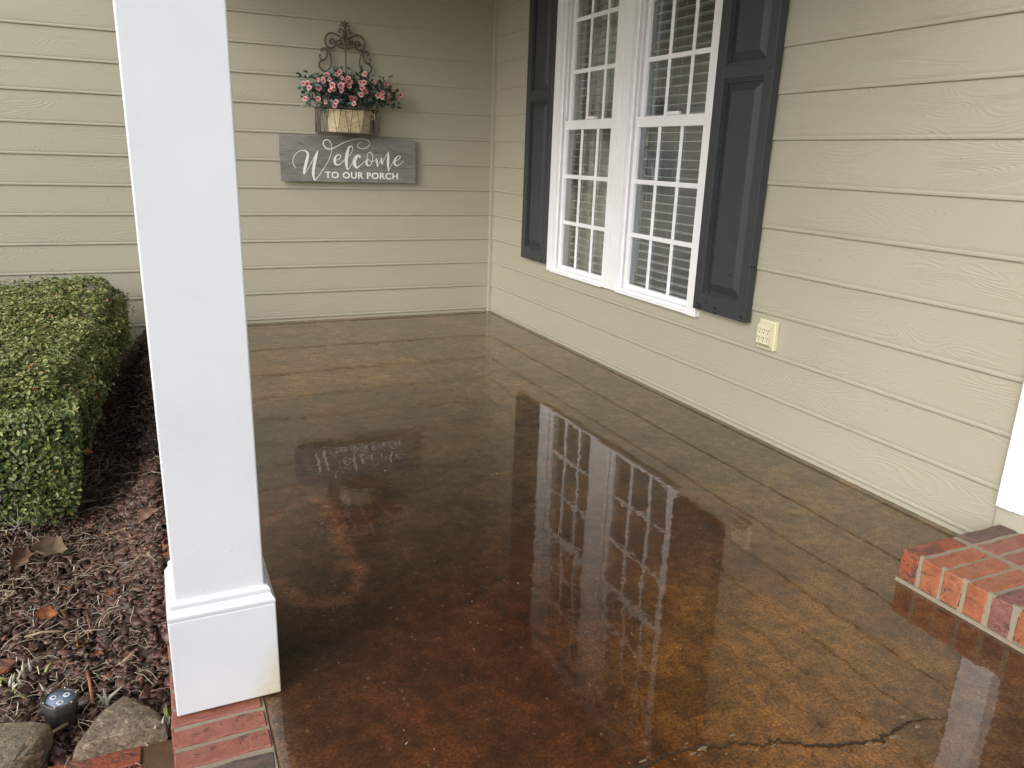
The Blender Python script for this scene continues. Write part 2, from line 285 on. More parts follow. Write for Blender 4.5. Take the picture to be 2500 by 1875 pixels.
def m_white(name, dirt=0.0, drips=False, base=(.80, .80, .79)):
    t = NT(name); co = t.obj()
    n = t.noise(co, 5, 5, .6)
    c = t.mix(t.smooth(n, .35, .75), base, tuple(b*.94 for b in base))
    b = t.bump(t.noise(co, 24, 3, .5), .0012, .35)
    if drips:
        d = t.smooth(t.noise(co, 75, 1, .4), .66, .80)
        lowz = t.smooth(t.n('SeparateXYZ', {0: co}).outputs[2], 1.0, .3)
        b = t.bump(t.math('MULTIPLY', d, lowz), .0006, .45, b)
        fl = t.smooth(t.noise(co, 31, 4, .7, .5), .70, .735)
        c = t.mix(t.math('MULTIPLY', fl, .07), c, (.45, .43, .38))
    if dirt:
        sp = t.n('SeparateXYZ', {0: co}).outputs
        # yellowish water stain creeping up the lower corner next to the slab
        dx = t.math('SUBTRACT', -2.285, sp[0]); dz = sp[2]
        q = t.math('ADD', t.math('MULTIPLY', dx, 13.0), t.math('MULTIPLY', dz, 6.5))
        q = t.math('ADD', q, t.math('MULTIPLY', t.math('SUBTRACT', t.noise(co, 26, 5, .65), .5), 1.1))
        mk = t.math('MULTIPLY', t.smooth(q, 1.35, .15), dirt)
        c = t.mix(mk, c, (.60, .54, .37))
        sp2 = t.smooth(t.noise(co, 130, 3, .6), .55, .72)
        c = t.mix(t.math('MULTIPLY', t.math('MULTIPLY', sp2, mk), .55), c, (.30, .28, .22))
    return t.principled(c, .42, b)
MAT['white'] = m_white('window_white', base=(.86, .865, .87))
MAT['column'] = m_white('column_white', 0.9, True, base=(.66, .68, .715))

def m_simple(name, c1, c2, scale=20, rough=.5, bump=.0, bscale=None, **kw):
    t = NT(name); n = t.noise(t.obj(), scale, 4, .6)
    nb = t.bump(t.noise(t.obj(), bscale or scale*2, 4, .6), bump, .8) if bump else None
    return t.principled(t.mix(n, c1, c2), rough, nb, **kw)
def m_shutter():
    t = NT('shutter_charcoal'); co = t.obj(); sp = t.n('SeparateXYZ', {0: co}).outputs
    n = t.noise(co, 6, 4, .6)
    c = t.mix(n, (.032, .036, .039), (.042, .046, .050))
    v = t.n('CombineXYZ', {0: t.math('MULTIPLY', sp[0], 30), 1: t.math('MULTIPLY', sp[1], 60), 2: t.math('MULTIPLY', sp[2], 60)}).outputs[0]
    rotv = t.n('VectorRotate', {'Vector': v, 'Axis': (1, 0, 0), 'Angle': rad(-32)}, rotation_type='AXIS_ANGLE').outputs[0]
    st = t.n('VectorMath', {0: rotv, 1: (.2, .32, 1)}, operation='MULTIPLY').outputs[0]
    drop = t.smooth(t.noise(st, 1, 0, .5), .735, .77)
    drop = t.math('MULTIPLY', drop, t.smooth(sp[2], 1.15, .70))
    c = t.mix(t.math('MULTIPLY', drop, .8), c, (.012, .014, .016))
    ro = t.math('MULTIPLY_ADD', drop, -.25, .46)
    vert = t.n('CombineXYZ', {0: 0.0, 1: t.math('MULTIPLY', sp[1], 260), 2: t.math('MULTIPLY', sp[2], 9)}).outputs[0]
    return t.principled(c, ro, t.bump(t.noise(vert, 1, 3, .6), .0004, .5))
MAT['shutter'] = m_shutter()
MAT['iron'] = m_simple('rusty_brown_iron', (.070, .052, .040), (.125, .095, .075), 60, .65, .0006)
MAT['ivory'] = m_simple('ivory_plastic', (.66, .61, .42), (.70, .65, .47), 12, .35)
MAT['slot'] = m_simple('dark_slot', (.03, .027, .02), (.05, .045, .035), 30, .6)
MAT['slat'] = m_simple('blind_slat_white', (.82, .82, .80), (.86, .86, .84), 12, .4)
MAT['cord'] = m_simple('blind_cord', (.66, .65, .60), (.72, .71, .66), 30, .8)
MAT['room'] = m_simple('room_paint', (.52, .51, .46), (.58, .57, .52), 3, .7)
MAT['soffit'] = m_simple('ceiling_paint', (.56, .55, .50), (.60, .59, .54), 4, .6)
MAT['threshold'] = m_simple('aluminium_threshold', (.45, .45, .46), (.55, .55, .56), 40, .35, Metallic=.6)
MAT['door'] = m_simple('door_paint', (.05, .035, .03), (.065, .045, .04), 5, .35)

def m_glass():
    t = NT('window_glass')
    tr = t.n('BsdfTransparent', {'Color': (.86, .90, .89)})
    gl = t.n('BsdfGlossy', {'Color': (.95, .98, .98), 'Roughness': .004,
             'Normal': t.bump(t.noise(t.obj(), 5, 1), .0006, .5)})
    fr = t.math('MULTIPLY', t.n('Fresnel', {'IOR': 1.52}).outputs[0], 2.7)
    mx = t.n('MixShader', {0: fr, 1: tr.outputs[0], 2: gl.outputs[0]})
    t.t.links.new(mx.outputs[0], t.out.inputs['Surface'])
    return t.m
MAT['glass'] = m_glass()

def m_curtain():
    t = NT('curtain_fabric'); co = t.obj(); sp = t.n('SeparateXYZ', {0: co}).outputs
    v = t.n('CombineXYZ', {0: 0.0, 1: t.math('MULTIPLY', sp[1], 40), 2: t.math('MULTIPLY', sp[2], 3)}).outputs[0]
    a = t.noise(v, 1, 3, .6)
    c = t.ramp(a, [(.3, (.34, .30, .25)), (.46, (.70, .67, .60)), (.6, (.80, .78, .72)), (.72, (.48, .43, .37))])
    return t.principled(c, .85)
MAT['curtain'] = m_curtain()

def m_floor():
    t = NT('stained_concrete'); co = t.obj()
    base = t.n('VertexColor', layer_name='stain').outputs[0]
    mot = t.noise(co, 26, 5, .68, .4)
    c = t.mix(t.smooth(mot, .32, .68), t.mix(1.0, base, (.62, .59, .57), 'MULTIPLY'), t.mix(1.0, base, (1.32, 1.28, 1.22), 'MULTIPLY'))
    blot = t.noise(co, 7.5, 4, .62, .9)
    c = t.mix(t.smooth(blot, .36, .64), t.mix(1.0, c, (.74, .71, .69), 'MULTIPLY'), t.mix(1.0, c, (1.16, 1.15, 1.11), 'MULTIPLY'))
    grit = t.noise(co, 135, 5, .8)
    c = t.mix(t.smooth(grit, .34, .70), t.mix(1.0, c, (.36, .33, .31), 'MULTIPLY'), t.mix(1.0, c, (1.62, 1.56, 1.48), 'MULTIPLY'))
    vo = t.n('TexVoronoi', {'Vector': t.n('VectorMath', {0: co, 1: t.n('VectorMath', {0: t.n('TexNoise', {'Vector': co, 'Scale': 60.0}).outputs['Color'], 1: (.02, .02, .02)}, operation='MULTIPLY').outputs[0]}, operation='ADD').outputs[0], 'Scale': 66.0, 'Randomness': 1.0})
    rnd = t.n('SeparateColor', {0: vo.outputs['Color']}).outputs
    pick = t.math('GREATER_THAN', rnd[0], .87)
    agg = t.math('MULTIPLY', pick, t.smooth(vo.outputs['Distance'], t.math('MULTIPLY_ADD', rnd[1], .40, .10), .0))
    c = t.mix(t.math('MULTIPLY', agg, .60), c, (.20, .14, .078))
    # the sealer: slow waves, orange peel and a finer chatter
    n1 = t.noise(co, 8, 2, .5); n2 = t.noise(co, 30, 1, .5, .3); n3 = t.noise(co, 70, 0, .5)
    h = t.math('ADD', t.math('MULTIPLY', n1, 1.7), t.math('ADD', t.math('MULTIPLY', n2, .85), t.math('MULTIPLY', n3, .20)))
    coat = t.bump(h, .00018, 1.0)
    bb = t.bump(grit, .0006, .6)
    ro = t.math('MULTIPLY_ADD', t.noise(co, 5, 4, .6), .006, .0)
    return t.principled(c, .55, bb, Specular_IOR_Level=.25, Coat_Weight=1.0, Coat_Roughness=ro, Coat_IOR=1.6, Coat_Normal=coat)
MAT['floor'] = m_floor()

def m_brick(name, c1, c2, c3, dark=.0, rough=.55):
    t = NT(name); co = shifted(t, 9.0)
    n = t.noise(co, 26, 5, .7, .8); f = t.noise(co, 140, 4, .75)
    c = t.mix(t.smooth(n, .38, .62), c1, c2)
    c = t.mix(t.math('MULTIPLY', t.smooth(f, .42, .68), .7), c, c3)
    dust = t.smooth(t.noise(co, 9, 4, .65, .6), .50, .66)
    c = t.mix(t.math('MULTIPLY', dust, .28), c, (.30, .17, .12))
    v = t.n('SeparateXYZ', {0: co}).outputs
    st = t.n('CombineXYZ', {0: t.math('MULTIPLY', v[0], 14), 1: t.math('MULTIPLY', v[1], 26), 2: t.math('MULTIPLY', v[2], 60)}).outputs[0]
    s = t.smooth(t.noise(st, 1, 4, .7, .8), .585 - dark, .69 - dark*.6)
    c = t.mix(t.math('MULTIPLY', s, .75), c, (.055, .040, .036))
    w = t.smooth(t.noise(co, 55, 3, .6), .72, .78)
    c = t.mix(t.math('MULTIPLY', w, .35), c, (.50, .42, .36))
    h = t.math('ADD', t.math('MULTIPLY', n, .8), t.math('ADD', t.math('MULTIPLY', f, .45), t.math('MULTIPLY', s, -.6)))
    return t.principled(c, rough, t.bump(h, .0028, .8))
MAT['brick_orange'] = m_brick('brick_orange', (.37, .128, .056), (.28, .088, .042), (.19, .060, .034), .02)
MAT['brick_red'] = m_brick('brick_red', (.30, .105, .068), (.24, .075, .050), (.17, .058, .042))
MAT['brick_purple'] = m_brick('brick_purple', (.20, .078, .062), (.27, .115, .092), (.085, .034, .032), .05)
MAT['brick_dark'] = m_brick('brick_dark', (.10, .068, .055), (.14, .085, .065), (.06, .045, .04), .05)
MAT['brick_burnt'] = m_brick('brick_burnt', (.33, .085, .036), (.26, .065, .030), (.10, .045, .032), .12)
MAT['mortar'] = m_simple('mortar', (.215, .182, .125), (.31, .268, .19), 60, .85, .002, 120)
MAT['crackgrey'] = m_simple('crack_fill', (.030, .021, .013), (.065, .047, .031), 120, .95, .002, Specular_IOR_Level=.1)
MAT['chip'] = m_simple('crack_chipping', (.12, .09, .05), (.20, .155, .095), 90, .7, .002)
MAT['debris'] = m_simple('pale_debris', (.34, .32, .28), (.50, .48, .43), 40, .6)
MAT['soil'] = m_simple('dark_soil', (.030, .020, .015), (.055, .036, .026), 30, .9, .004)
MAT['lawn'] = m_simple('lawn', (.055, .065, .028), (.085, .085, .040), 4, .9)
MAT['walk'] = m_simple('walkway_stain', (.060, .032, .014), (.13, .075, .034), 30, .5, .0015)
MAT['cable'] = m_simple('black_plastic', (.02, .02, .02), (.03, .03, .03), 20, .5)

def m_tint(name, stops, rough=.6, noise=0, coords_scale=60, **kw):
    t = NT(name); a = t.n('Attribute', attribute_name='tint').outputs['Fac']
    c = t.ramp(a, stops)
    if noise:
        c = t.mix(t.math('MULTIPLY', t.noise(t.obj(), coords_scale, 3, .6), noise), c, (.02, .015, .01))
    return t.principled(c, rough, **kw)
MAT['mulch'] = m_tint('bark_mulch', [(0, (.032, .017, .012)), (.35, (.078, .036, .024)), (.6, (.128, .058, .038)), (.8, (.19, .092, .060)), (.92, (.29, .125, .060)), (1, (.40, .29, .20))], .5, .35, 130, Specular_IOR_Level=.6)
MAT['straw'] = m_tint('pine_straw', [(0, (.20, .135, .080)), (.4, (.38, .29, .19)), (.75, (.52, .44, .32)), (1, (.64, .57, .46))], .6)
MAT['hedge'] = m_tint('hedge_leaf', [(0, (.022, .045, .014)), (.35, (.050, .088, .026)), (.65, (.135, .168, .045)), (.88, (.25, .265, .080)), (.97, (.33, .32, .13)), (1, (.33, .14, .055))], .50, 0, Specular_IOR_Level=.5)
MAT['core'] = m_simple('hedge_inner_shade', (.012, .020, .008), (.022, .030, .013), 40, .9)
MAT['twig'] = m_simple('grey_twig', (.20, .17, .14), (.32, .28, .24), 60, .8)
MAT['plant_leaf'] = m_tint('silk_leaf', [(0, (.012, .028, .020)), (.4, (.026, .055, .040)), (.8, (.048, .088, .068)), (1, (.20, .26, .23))], .5)
def m_bloom():
    t = NT('pink_petal'); a = t.n('VertexColor', layer_name='stain').outputs[0]
    return t.principled(a, .6, Subsurface_Weight=0.0)
MAT['bloom'] = m_bloom()
def m_pot():
    t = NT('cream_tin'); co = t.obj()
    n = t.noise(co, 22, 5, .65, .6)
    c = t.ramp(n, [(.3, (.46, .36, .19)), (.5, (.60, .50, .30)), (.68, (.70, .63, .46))])
    w = t.n('TexWave', {'Vector': co, 'Scale': 9.0, 'Distortion': 14.0, 'Detail': 2.0, 'Detail Scale': 1.4}, wave_type='RINGS').outputs['Fac']
    c = t.mix(t.math('MULTIPLY', t.smooth(w, .90, .99), .55), c, (.28, .22, .12))
    sm = t.math('MULTIPLY', t.smooth(t.noise(co, 13, 3, .6), .55, .68), .5)
    c = t.mix(sm, c, (.26, .22, .15))
    return t.principled(c, .5)
MAT['pot'] = m_pot()
def m_plank():
    t = NT('weathered_grey_plank'); sp = t.n('SeparateXYZ', {0: t.obj()}).outputs; r = t.rand()
    def vec(a, b, w): return t.n('CombineXYZ', {0: t.math('MULTIPLY', sp[0], a), 1: t.math('MULTIPLY', sp[2], b), 2: t.math('MULTIPLY', r, w)}).outputs[0]
    f = t.noise(vec(2.6, 17, 31), 1, 2, .5, .6)
    w = t.math('MULTIPLY_ADD', t.math('SINE', t.math('MULTIPLY', f, 70.0)), .5, .5)
    fine = t.noise(vec(6, 200, 11), 1, 3, .65)
    tone = t.noise(vec(3, 7, 5), 1, 3, .5)
    c = t.ramp(tone, [(.3, (.145, .142, .135)), (.5, (.205, .196, .186)), (.68, (.255, .236, .222))])
    c = t.mix(t.math('MULTIPLY', t.smooth(w, .65, 1.0), .45), c, (.095, .088, .080))
    c = t.mix(t.math('MULTIPLY', t.smooth(fine, .52, .70), .5), c, (.34, .325, .305))
    return t.principled(c, .75, t.bump(fine, .0008, .6))
MAT['plank'] = m_plank()
def m_lettering():
    t = NT('worn_white_lettering'); n = t.noise(t.obj(), 70, 4, .7)
    return t.principled(t.mix(t.smooth(n, .55, .75), (.80, .80, .78), (.62, .61, .59)), .6)
MAT['letter'] = m_lettering()
def m_rock(name, a, b, c_):
    t = NT(name); co = t.obj(); n = t.noise(co, 24, 6, .7, .4); f = t.noise(co, 150, 4, .7)
    c = t.ramp(n, [(.3, a), (.52, b), (.72, c_)])
    c = t.mix(t.math('MULTIPLY', t.smooth(f, .42, .66), .75), c, tuple(x*.5 for x in a))
    c = t.mix(t.math('MULTIPLY', t.smooth(t.noise(co, 70, 3, .6), .56, .68), .5), c, tuple(min(1, x*1.25) for x in c_))
    return t.principled(c, .85, t.bump(t.math('ADD', n, t.math('MULTIPLY', f, .5)), .004, .9))
MAT['rock_grey'] = m_rock('grey_tan_stone', (.095, .072, .046), (.205, .158, .105), (.36, .285, .195))
MAT['rock_mossy'] = m_rock('ochre_mossy_stone', (.085, .078, .054), (.19, .155, .10), (.31, .225, .115))
MAT['fixture'] = m_simple('bronze_housing', (.040, .034, .030), (.055, .047, .042), 40, .4)
MAT['steel'] = m_simple('small_screw', (.55, .55, .55), (.65, .65, .65), 40, .3, Metallic=.8)
MAT['lens'] = m_simple('frosted_lens', (.17, .22, .29), (.21, .26, .33), 14, .15)
MAT['led'] = m_simple('led_cup', (.48, .53, .58), (.58, .62, .66), 50, .3)
def m_leaf(name, a, b):
    t = NT(name); n = t.noise(t.obj(), 60, 4, .6)
    return t.principled(t.mix(n, a, b), .6)
MAT['leaf_tan'] = m_leaf('dry_leaf_tan', (.36, .27, .17), (.22, .15, .09))
MAT['leaf_orange'] = m_leaf('dry_leaf_orange', (.42, .17, .065), (.26, .10, .045))
MAT['leaf_brown'] = m_leaf('dry_leaf_brown', (.19, .095, .055), (.11, .06, .04))
MAT['sprout'] = m_simple('sprout_green', (.26, .32, .09), (.36, .40, .16), 50, .5)
MAT['sprout_dry'] = m_simple('dry_sheath', (.42, .39, .32), (.54, .50, .43), 60, .7)

# ================================================================== SETTING
S = 0.185; Z0 = 0.0207               # siding exposure, bottom edge of the lowest full course above the slab
GROUND = -0.17
SLAB_X = -2.324; SLAB_Y = -7.0

# ---- porch floor: one finely divided sheet, its stain colours mixed from measured patches
def s2l(c):
    c = np.asarray(c, float)/255.0
    return np.where(c <= .04045, c/12.92, ((c+.055)/1.055)**2.4)
def seg_dist(px, py, P):
    d = np.full(px.shape, 9.0); tt = np.zeros(px.shape); L = len(P)-1
    for i in range(L):
        ax, ay = P[i]; bx, by = P[i+1]; ex, ey = bx-ax, by-ay
        t = np.clip(((px-ax)*ex+(py-ay)*ey)/max(ex*ex+ey*ey, 1e-9), 0, 1)
        q = np.hypot(px-ax-t*ex, py-ay-t*ey); k = q < d
        d = np.where(k, q, d); tt = np.where(k, (i+t)/L, tt)
    return d, tt
def porch_floor():
    xs = np.concatenate([[SLAB_X], np.arange(SLAB_X+.008, 0.004, .0125), [.006]])
    ys = np.concatenate([np.arange(.006, -5.2, -.0125), np.arange(-5.3, SLAB_Y-.01, -.1)])
    X, Y = np.meshgrid(xs, ys); nx, ny = len(xs), len(ys)
    wx = X + .10*fbm(X*3.1, Y*3.1, 3) + .03*fbm(X*13, Y*13, 8); wy = Y + .14*fbm(X*2.7+9, Y*2.7, 5) + .03*fbm(X*13, Y*13+7, 9)
    W = np.zeros(X.shape); C = np.zeros(X.shape+(3,))
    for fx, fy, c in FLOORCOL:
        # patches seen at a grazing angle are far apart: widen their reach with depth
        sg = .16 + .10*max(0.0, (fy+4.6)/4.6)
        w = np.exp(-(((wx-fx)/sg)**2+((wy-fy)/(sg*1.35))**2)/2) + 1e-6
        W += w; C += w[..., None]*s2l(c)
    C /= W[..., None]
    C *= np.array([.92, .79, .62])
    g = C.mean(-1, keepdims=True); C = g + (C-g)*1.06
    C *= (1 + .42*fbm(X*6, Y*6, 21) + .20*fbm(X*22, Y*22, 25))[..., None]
    rusty = np.clip(fbm(X*2.3+4, Y*2.3+1, 31, 5)*1.6, 0, 1)[..., None]
    C = C*(1-.22*rusty) + .22*rusty*C*np.array([1.35, .86, .60])
    # tan tide mark left by a planter
    for P, k, wd in ((RING, .85, .036), (RING2, .6, .026)):
        d, t = seg_dist(X+.016*fbm(X*16, Y*16, 41), Y+.016*fbm(X*16, Y*16, 43), P)
        br = np.clip(1-d/wd, 0, 1)**.8*k*(.60+.40*np.exp(-((t-.52)/.22)**2))*(1+.4*fbm(X*30, Y*30, 44))
        C = C*(1-br[..., None]) + br[..., None]*np.array([.165, .074, .034])
    # worn rims: the rounded lip over the bricks and the strip against the siding
    rim = np.clip(1-(X-SLAB_X)/.055, 0, 1)*(.75+.5*fbm(X*20, Y*9, 51))
    C = C*(1-.5*rim[..., None]) + .5*rim[..., None]*np.array([.21, .14, .075])
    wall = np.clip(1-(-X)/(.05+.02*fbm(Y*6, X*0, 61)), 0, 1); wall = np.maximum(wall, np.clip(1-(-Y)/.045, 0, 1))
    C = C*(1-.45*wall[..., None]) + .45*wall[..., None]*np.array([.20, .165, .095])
    C = np.clip(C, .004, .6)
    Z = .0009*fbm(X*1.7, Y*1.7, 71); lip = np.clip(1-(X-SLAB_X)/.012, 0, 1); Z = Z - .006*lip**2
    V = np.stack([X, Y, Z], -1).reshape(-1, 3)
    i = np.arange(nx*ny).reshape(ny, nx)
    F = np.stack([i[:-1, :-1], i[1:, :-1], i[1:, 1:], i[:-1, 1:]], -1).reshape(-1, 4)
    # the slab's outer side
    e = i[:, 0]; nv = len(V); side = V[e].copy(); side[:, 2] = GROUND-.05
    V = np.vstack([V, side]); j = np.arange(len(e))+nv
    F = np.vstack([F, np.stack([e[:-1], j[:-1], j[1:], e[1:]], -1)])
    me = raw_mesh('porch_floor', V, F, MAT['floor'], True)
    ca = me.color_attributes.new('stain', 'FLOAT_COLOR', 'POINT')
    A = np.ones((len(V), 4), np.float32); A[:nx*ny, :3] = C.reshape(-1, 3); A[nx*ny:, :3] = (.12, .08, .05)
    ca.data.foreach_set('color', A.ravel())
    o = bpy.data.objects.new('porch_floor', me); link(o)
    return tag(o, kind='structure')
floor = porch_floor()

# the open crack near the step, its fill lying in the floor and paler chips broken off along it
def crack():
    P = [np.array((x, y, w)) for x, y, w in CRACK]; pts = catmull(P, 6)
    mb = MB(); V = []; F = []
    for i, p in enumerate(pts):
        q = pts[min(i+1, len(pts)-1)]-pts[max(i-1, 0)]; t = Vector((q[0], q[1], 0)).normalized(); n = Vector((-t.y, t.x, 0))
        w = p[2]*.00038*(.75+.6*rng.random())
        c = Vector((p[0], p[1], 0)) + n*.004*rng.normal()
        for k, dz in ((1, .0021), (.45, .0012), (-.45, .0012), (-1, .0021)): V.append(c+n*w*k*(.8+.4*rng.random())+Vector((0, 0, dz)))
    for i in range(len(pts)-1):
        for k in range(3): F.append((i*4+k, i*4+k+1, i*4+k+5, i*4+k+4))
    mb.add(V, F); mb.build('floor_crack', MAT['crackgrey'], floor, True)
    mb = MB()
    for i in range(36):
        p = pts[int(rng.integers(0, len(pts)))]; sgn = rng.choice([-1, 1], p=[.72, .28])
        cx = p[0]+rng.normal()*.012; cy = p[1]+sgn*(p[2]*.0007+.004+abs(rng.normal())*.006)
        n = 6; a0 = rng.random()*6.28; rx = .003+.012*rng.random()**2; ry = rx*(.2+.25*rng.random())
        th = .0018+.0012*rng.random()
        base = [(cx+rx*math.cos(a0*0+2*math.pi*j/n)*(.7+.5*rng.random()), cy+ry*math.sin(2*math.pi*j/n)*(.7+.5*rng.random())) for j in range(n)]
        V = [(a, b, .0005) for a, b in base]+[(cx+(a-cx)*.8, cy+(b-cy)*.8, th) for a, b in base]
        mb.add(V, [tuple(range(n, 2*n))]+[(j, (j+1) % n, n+(j+1) % n, n+j) for j in range(n)])
    o = mb.build('crack_chippings', MAT['chip'], floor); tag(o, kind='stuff')
crack()

# ---- ground: lawn far out, planting bed beside the porch, the lower walkway
def berm(x, y):
    return .18*np.exp(-((x+2.52)/.11)**2)*np.clip((y+3.80)/.35, 0, 1)*(1+.25*fbm(y*7, x*0+3, 87))
def ground():
    xs = np.concatenate([[-90, -30, -12, -6], np.arange(-4.6, -2.56, .035), np.arange(-2.56, -2.50, .012), [-2.40]])
    ys = np.concatenate([[60, 20, 6, 1.2], np.arange(.3, -5.2, -.035), [-6, -9, -20, -60]])
    X, Y = np.meshgrid(xs, ys)
    near = np.clip((X+4.6)/.4, 0, 1)*np.clip((Y+5.2)/.4, 0, 1)*np.clip((.3-Y)/.2, 0, 1)
    Z = GROUND - .012 + near*(.020*fbm(X*3, Y*3, 81) + .010*fbm(X*11, Y*11, 83) + berm(X, Y)) - .004
    V = np.stack([X, Y, Z], -1).reshape(-1, 3); ny, nx = X.shape
    i = np.arange(nx*ny).reshape(ny, nx)
    F = np.stack([i[:-1, :-1], i[1:, :-1], i[1:, 1:], i[:-1, 1:]], -1).reshape(-1, 4)
    cx = V[F].mean(1); mi = ((cx[:, 0] < -4.4) | (cx[:, 1] < -5.1) | (cx[:, 1] > .25)).astype(int)
    F = F[:, ::-1] if False else F
    o = bpy.data.objects.new('planting_bed', raw_mesh('planting_bed', V, F, [MAT['soil'], MAT['lawn']], True, mi=mi)); link(o)
    tag(o, kind='structure')
    mb = MB(); mb.box(-2.40, 60, -60, SLAB_Y, GROUND-.2, GROUND-.02); mb.box(-2.40, SLAB_X+.1, SLAB_Y, .2, GROUND-.2, GROUND-.03)
    tag(mb.build('lawn', MAT['lawn']), kind='structure')
    mb = MB(); mb.box(-2.595, -2.521, -5.6, -3.985, GROUND-.1, GROUND-.002)
    tag(mb.build('lower_walkway', MAT['walk'], bevel=.004), kind='structure')
ground()
def ground_z(x, y):
    x = np.asarray(x, float); y = np.asarray(y, float)
    return GROUND - .016 + .020*fbm(x*3, y*3, 81) + .010*fbm(x*11, y*11, 83) + berm(x, y)

# ================================================================== HOUSE
house = empty('house', (0, 0, 0))
tag(house, 'beige lap-sided house corner with white double window and charcoal shutters round the porch', 'house')
TH = .013                              # how far a board's butt stands off the sheathing
# board section: (stand-off from sheathing, height above the butt); a rounded bead runs along the butt
PROFILE = [(.0005, -.0005), (.0105, 0.0), (.0124, .0016), (.0131, .0060), (.0128, .0105), (.0116, .0135), (.0098, .0150), (.0096, .0162), (.0108, .0182), (.0106, .030), (.0075, .085), (.0035, .150), (.0012, S+.012)]
def board(axis, a0, a1, zb, parent, clips=(), zmin=None):
    """one siding board along axis 'x' (back wall, y=0) or 'y' (window wall, x=0), split where an opening clips its height"""
    mb = MB(); cuts = sorted({a0, a1, *[c for cl in clips for c in cl[:2] if min(a0, a1) < c < max(a0, a1)]})
    for u, v in zip(cuts[:-1], cuts[1:]):
        lo, hi = zb-.001, zb+S+.02; mid = (u+v)/2; gone = False
        for c0, c1, zl, zh in clips:
            if c0 <= mid <= c1:
                if zl <= zb and zh >= zb+S-.02: gone = True
                elif zl > zb: hi = min(hi, zl)
                else: lo = max(lo, zh)
        if gone: continue
        pr = []
        for (d, h) in PROFILE:
            z = zb+h
            pr.append((d, min(max(z, lo), hi)))
        ring = []
        for s_ in (u, v):
            for d, z in pr:
                if zmin is not None: z = max(z, zmin)
                d2 = d*.66; ring.append((s_, TH*.66-d2, z) if axis == 'x' else (TH*.66-d2, s_, z))
        n = len(pr)
        F = [(k, k+1, n+k+1, n+k) for k in range(n-1)]
        F += [tuple(range(n)), tuple(range(2*n-1, n-1, -1))]
        mb.add(ring, F)
    if not mb.f: return
    o = mb.build('siding_board', MAT['siding'], parent)
    me = o.data; bm = bmesh.new(); bm.from_mesh(me); bmesh.ops.recalc_face_normals(bm, faces=bm.faces); bm.to_mesh(me); bm.free()
    # smooth the bead, keep the crisp butt line
    me.polygons.foreach_set('use_smooth', [len(p.vertices) == 4 for p in me.polygons])
    me.set_sharp_from_angle(angle=rad(50))
    return o
WIN = (-2.655, -1.020, .482, 2.44)     # casing outline on the window wall (y0, y1, z0, z1)
DOOR = (-5.42, -4.292, -.2, 2.36)
# sheathing walls (parts of the house) that carry the boards
mb = MB(); mb.box(-6.0, .20, TH, .16, -.4, 2.75)
wall_back = mb.build('wall', MAT['beige'], house); wall_back['label'] = 'siding wall that carries the welcome sign'
mb = MB()
mb.box(TH, .14, -1.06, TH-.0005, -.4, 2.75); mb.box(TH, .14, -2.62, -1.06, -.4, .50); mb.box(TH, .14, -2.62, -1.06, 2.40, 2.75)
mb.box(TH, .14, DOOR[1]-.05, -2.62, -.4, 2.75); mb.box(TH, .14, DOOR[0]+.05, DOOR[1]-.05, 2.32, 2.75); mb.box(TH, .14, DOOR[0]+.05, DOOR[1]-.05, -.4, .10)
mb.box(TH, .14, -8.5, DOOR[0]+.05, -.4, 2.75)
wall_side = mb.build('wall', MAT['beige'], house); wall_side['label'] = 'siding wall with the window and the outlet'
random.seed(3)
for k in range(-2, 14):
    zb = Z0+k*S
    # back wall: right end butts the corner strip; below the slab only the part beside the planting bed shows
    if k >= -1:
        j = -4.3-.25*(k % 3)
        board('x', -6.0, j-.0002, zb, wall_back); board('x', j+.0002, -.0215, zb, wall_back)
    else:
        board('x', -6.0, -2.40, zb, wall_back)
    if k >= -1:
        clips = [WIN, DOOR]
        js = {0: [-.933]}.get(k, [])
        ends = [-.0215]+js+[-8.5]
        for a, b in zip(ends[:-1], ends[1:]):
            segs = [(b, a)]
            if k >= 3 and k <= 12:       # the window parts the course in two boards
                segs = [(max(b, WIN[1]), a)] if b > WIN[0] else [(WIN[1], a), (b, WIN[0])] if a > WIN[1] else [(b, min(a, WIN[0]))]
            out = []
            for u, v in segs:
                if u < DOOR[0] and v > DOOR[1]: out += [(u, DOOR[0]), (DOOR[1], v)]
                else: out.append((u, v))
            for u, v in out:
                if v-u > .01: board('y', u+.0002, v-(.0002 if v < -.03 else 0), zb, wall_side, clips)
mb = MB(); mb.box(-.0215, .012, -.0215, .012, -.05, 2.70)
mb.build('corner_trim', MAT['beige'], house, bevel=.0015)

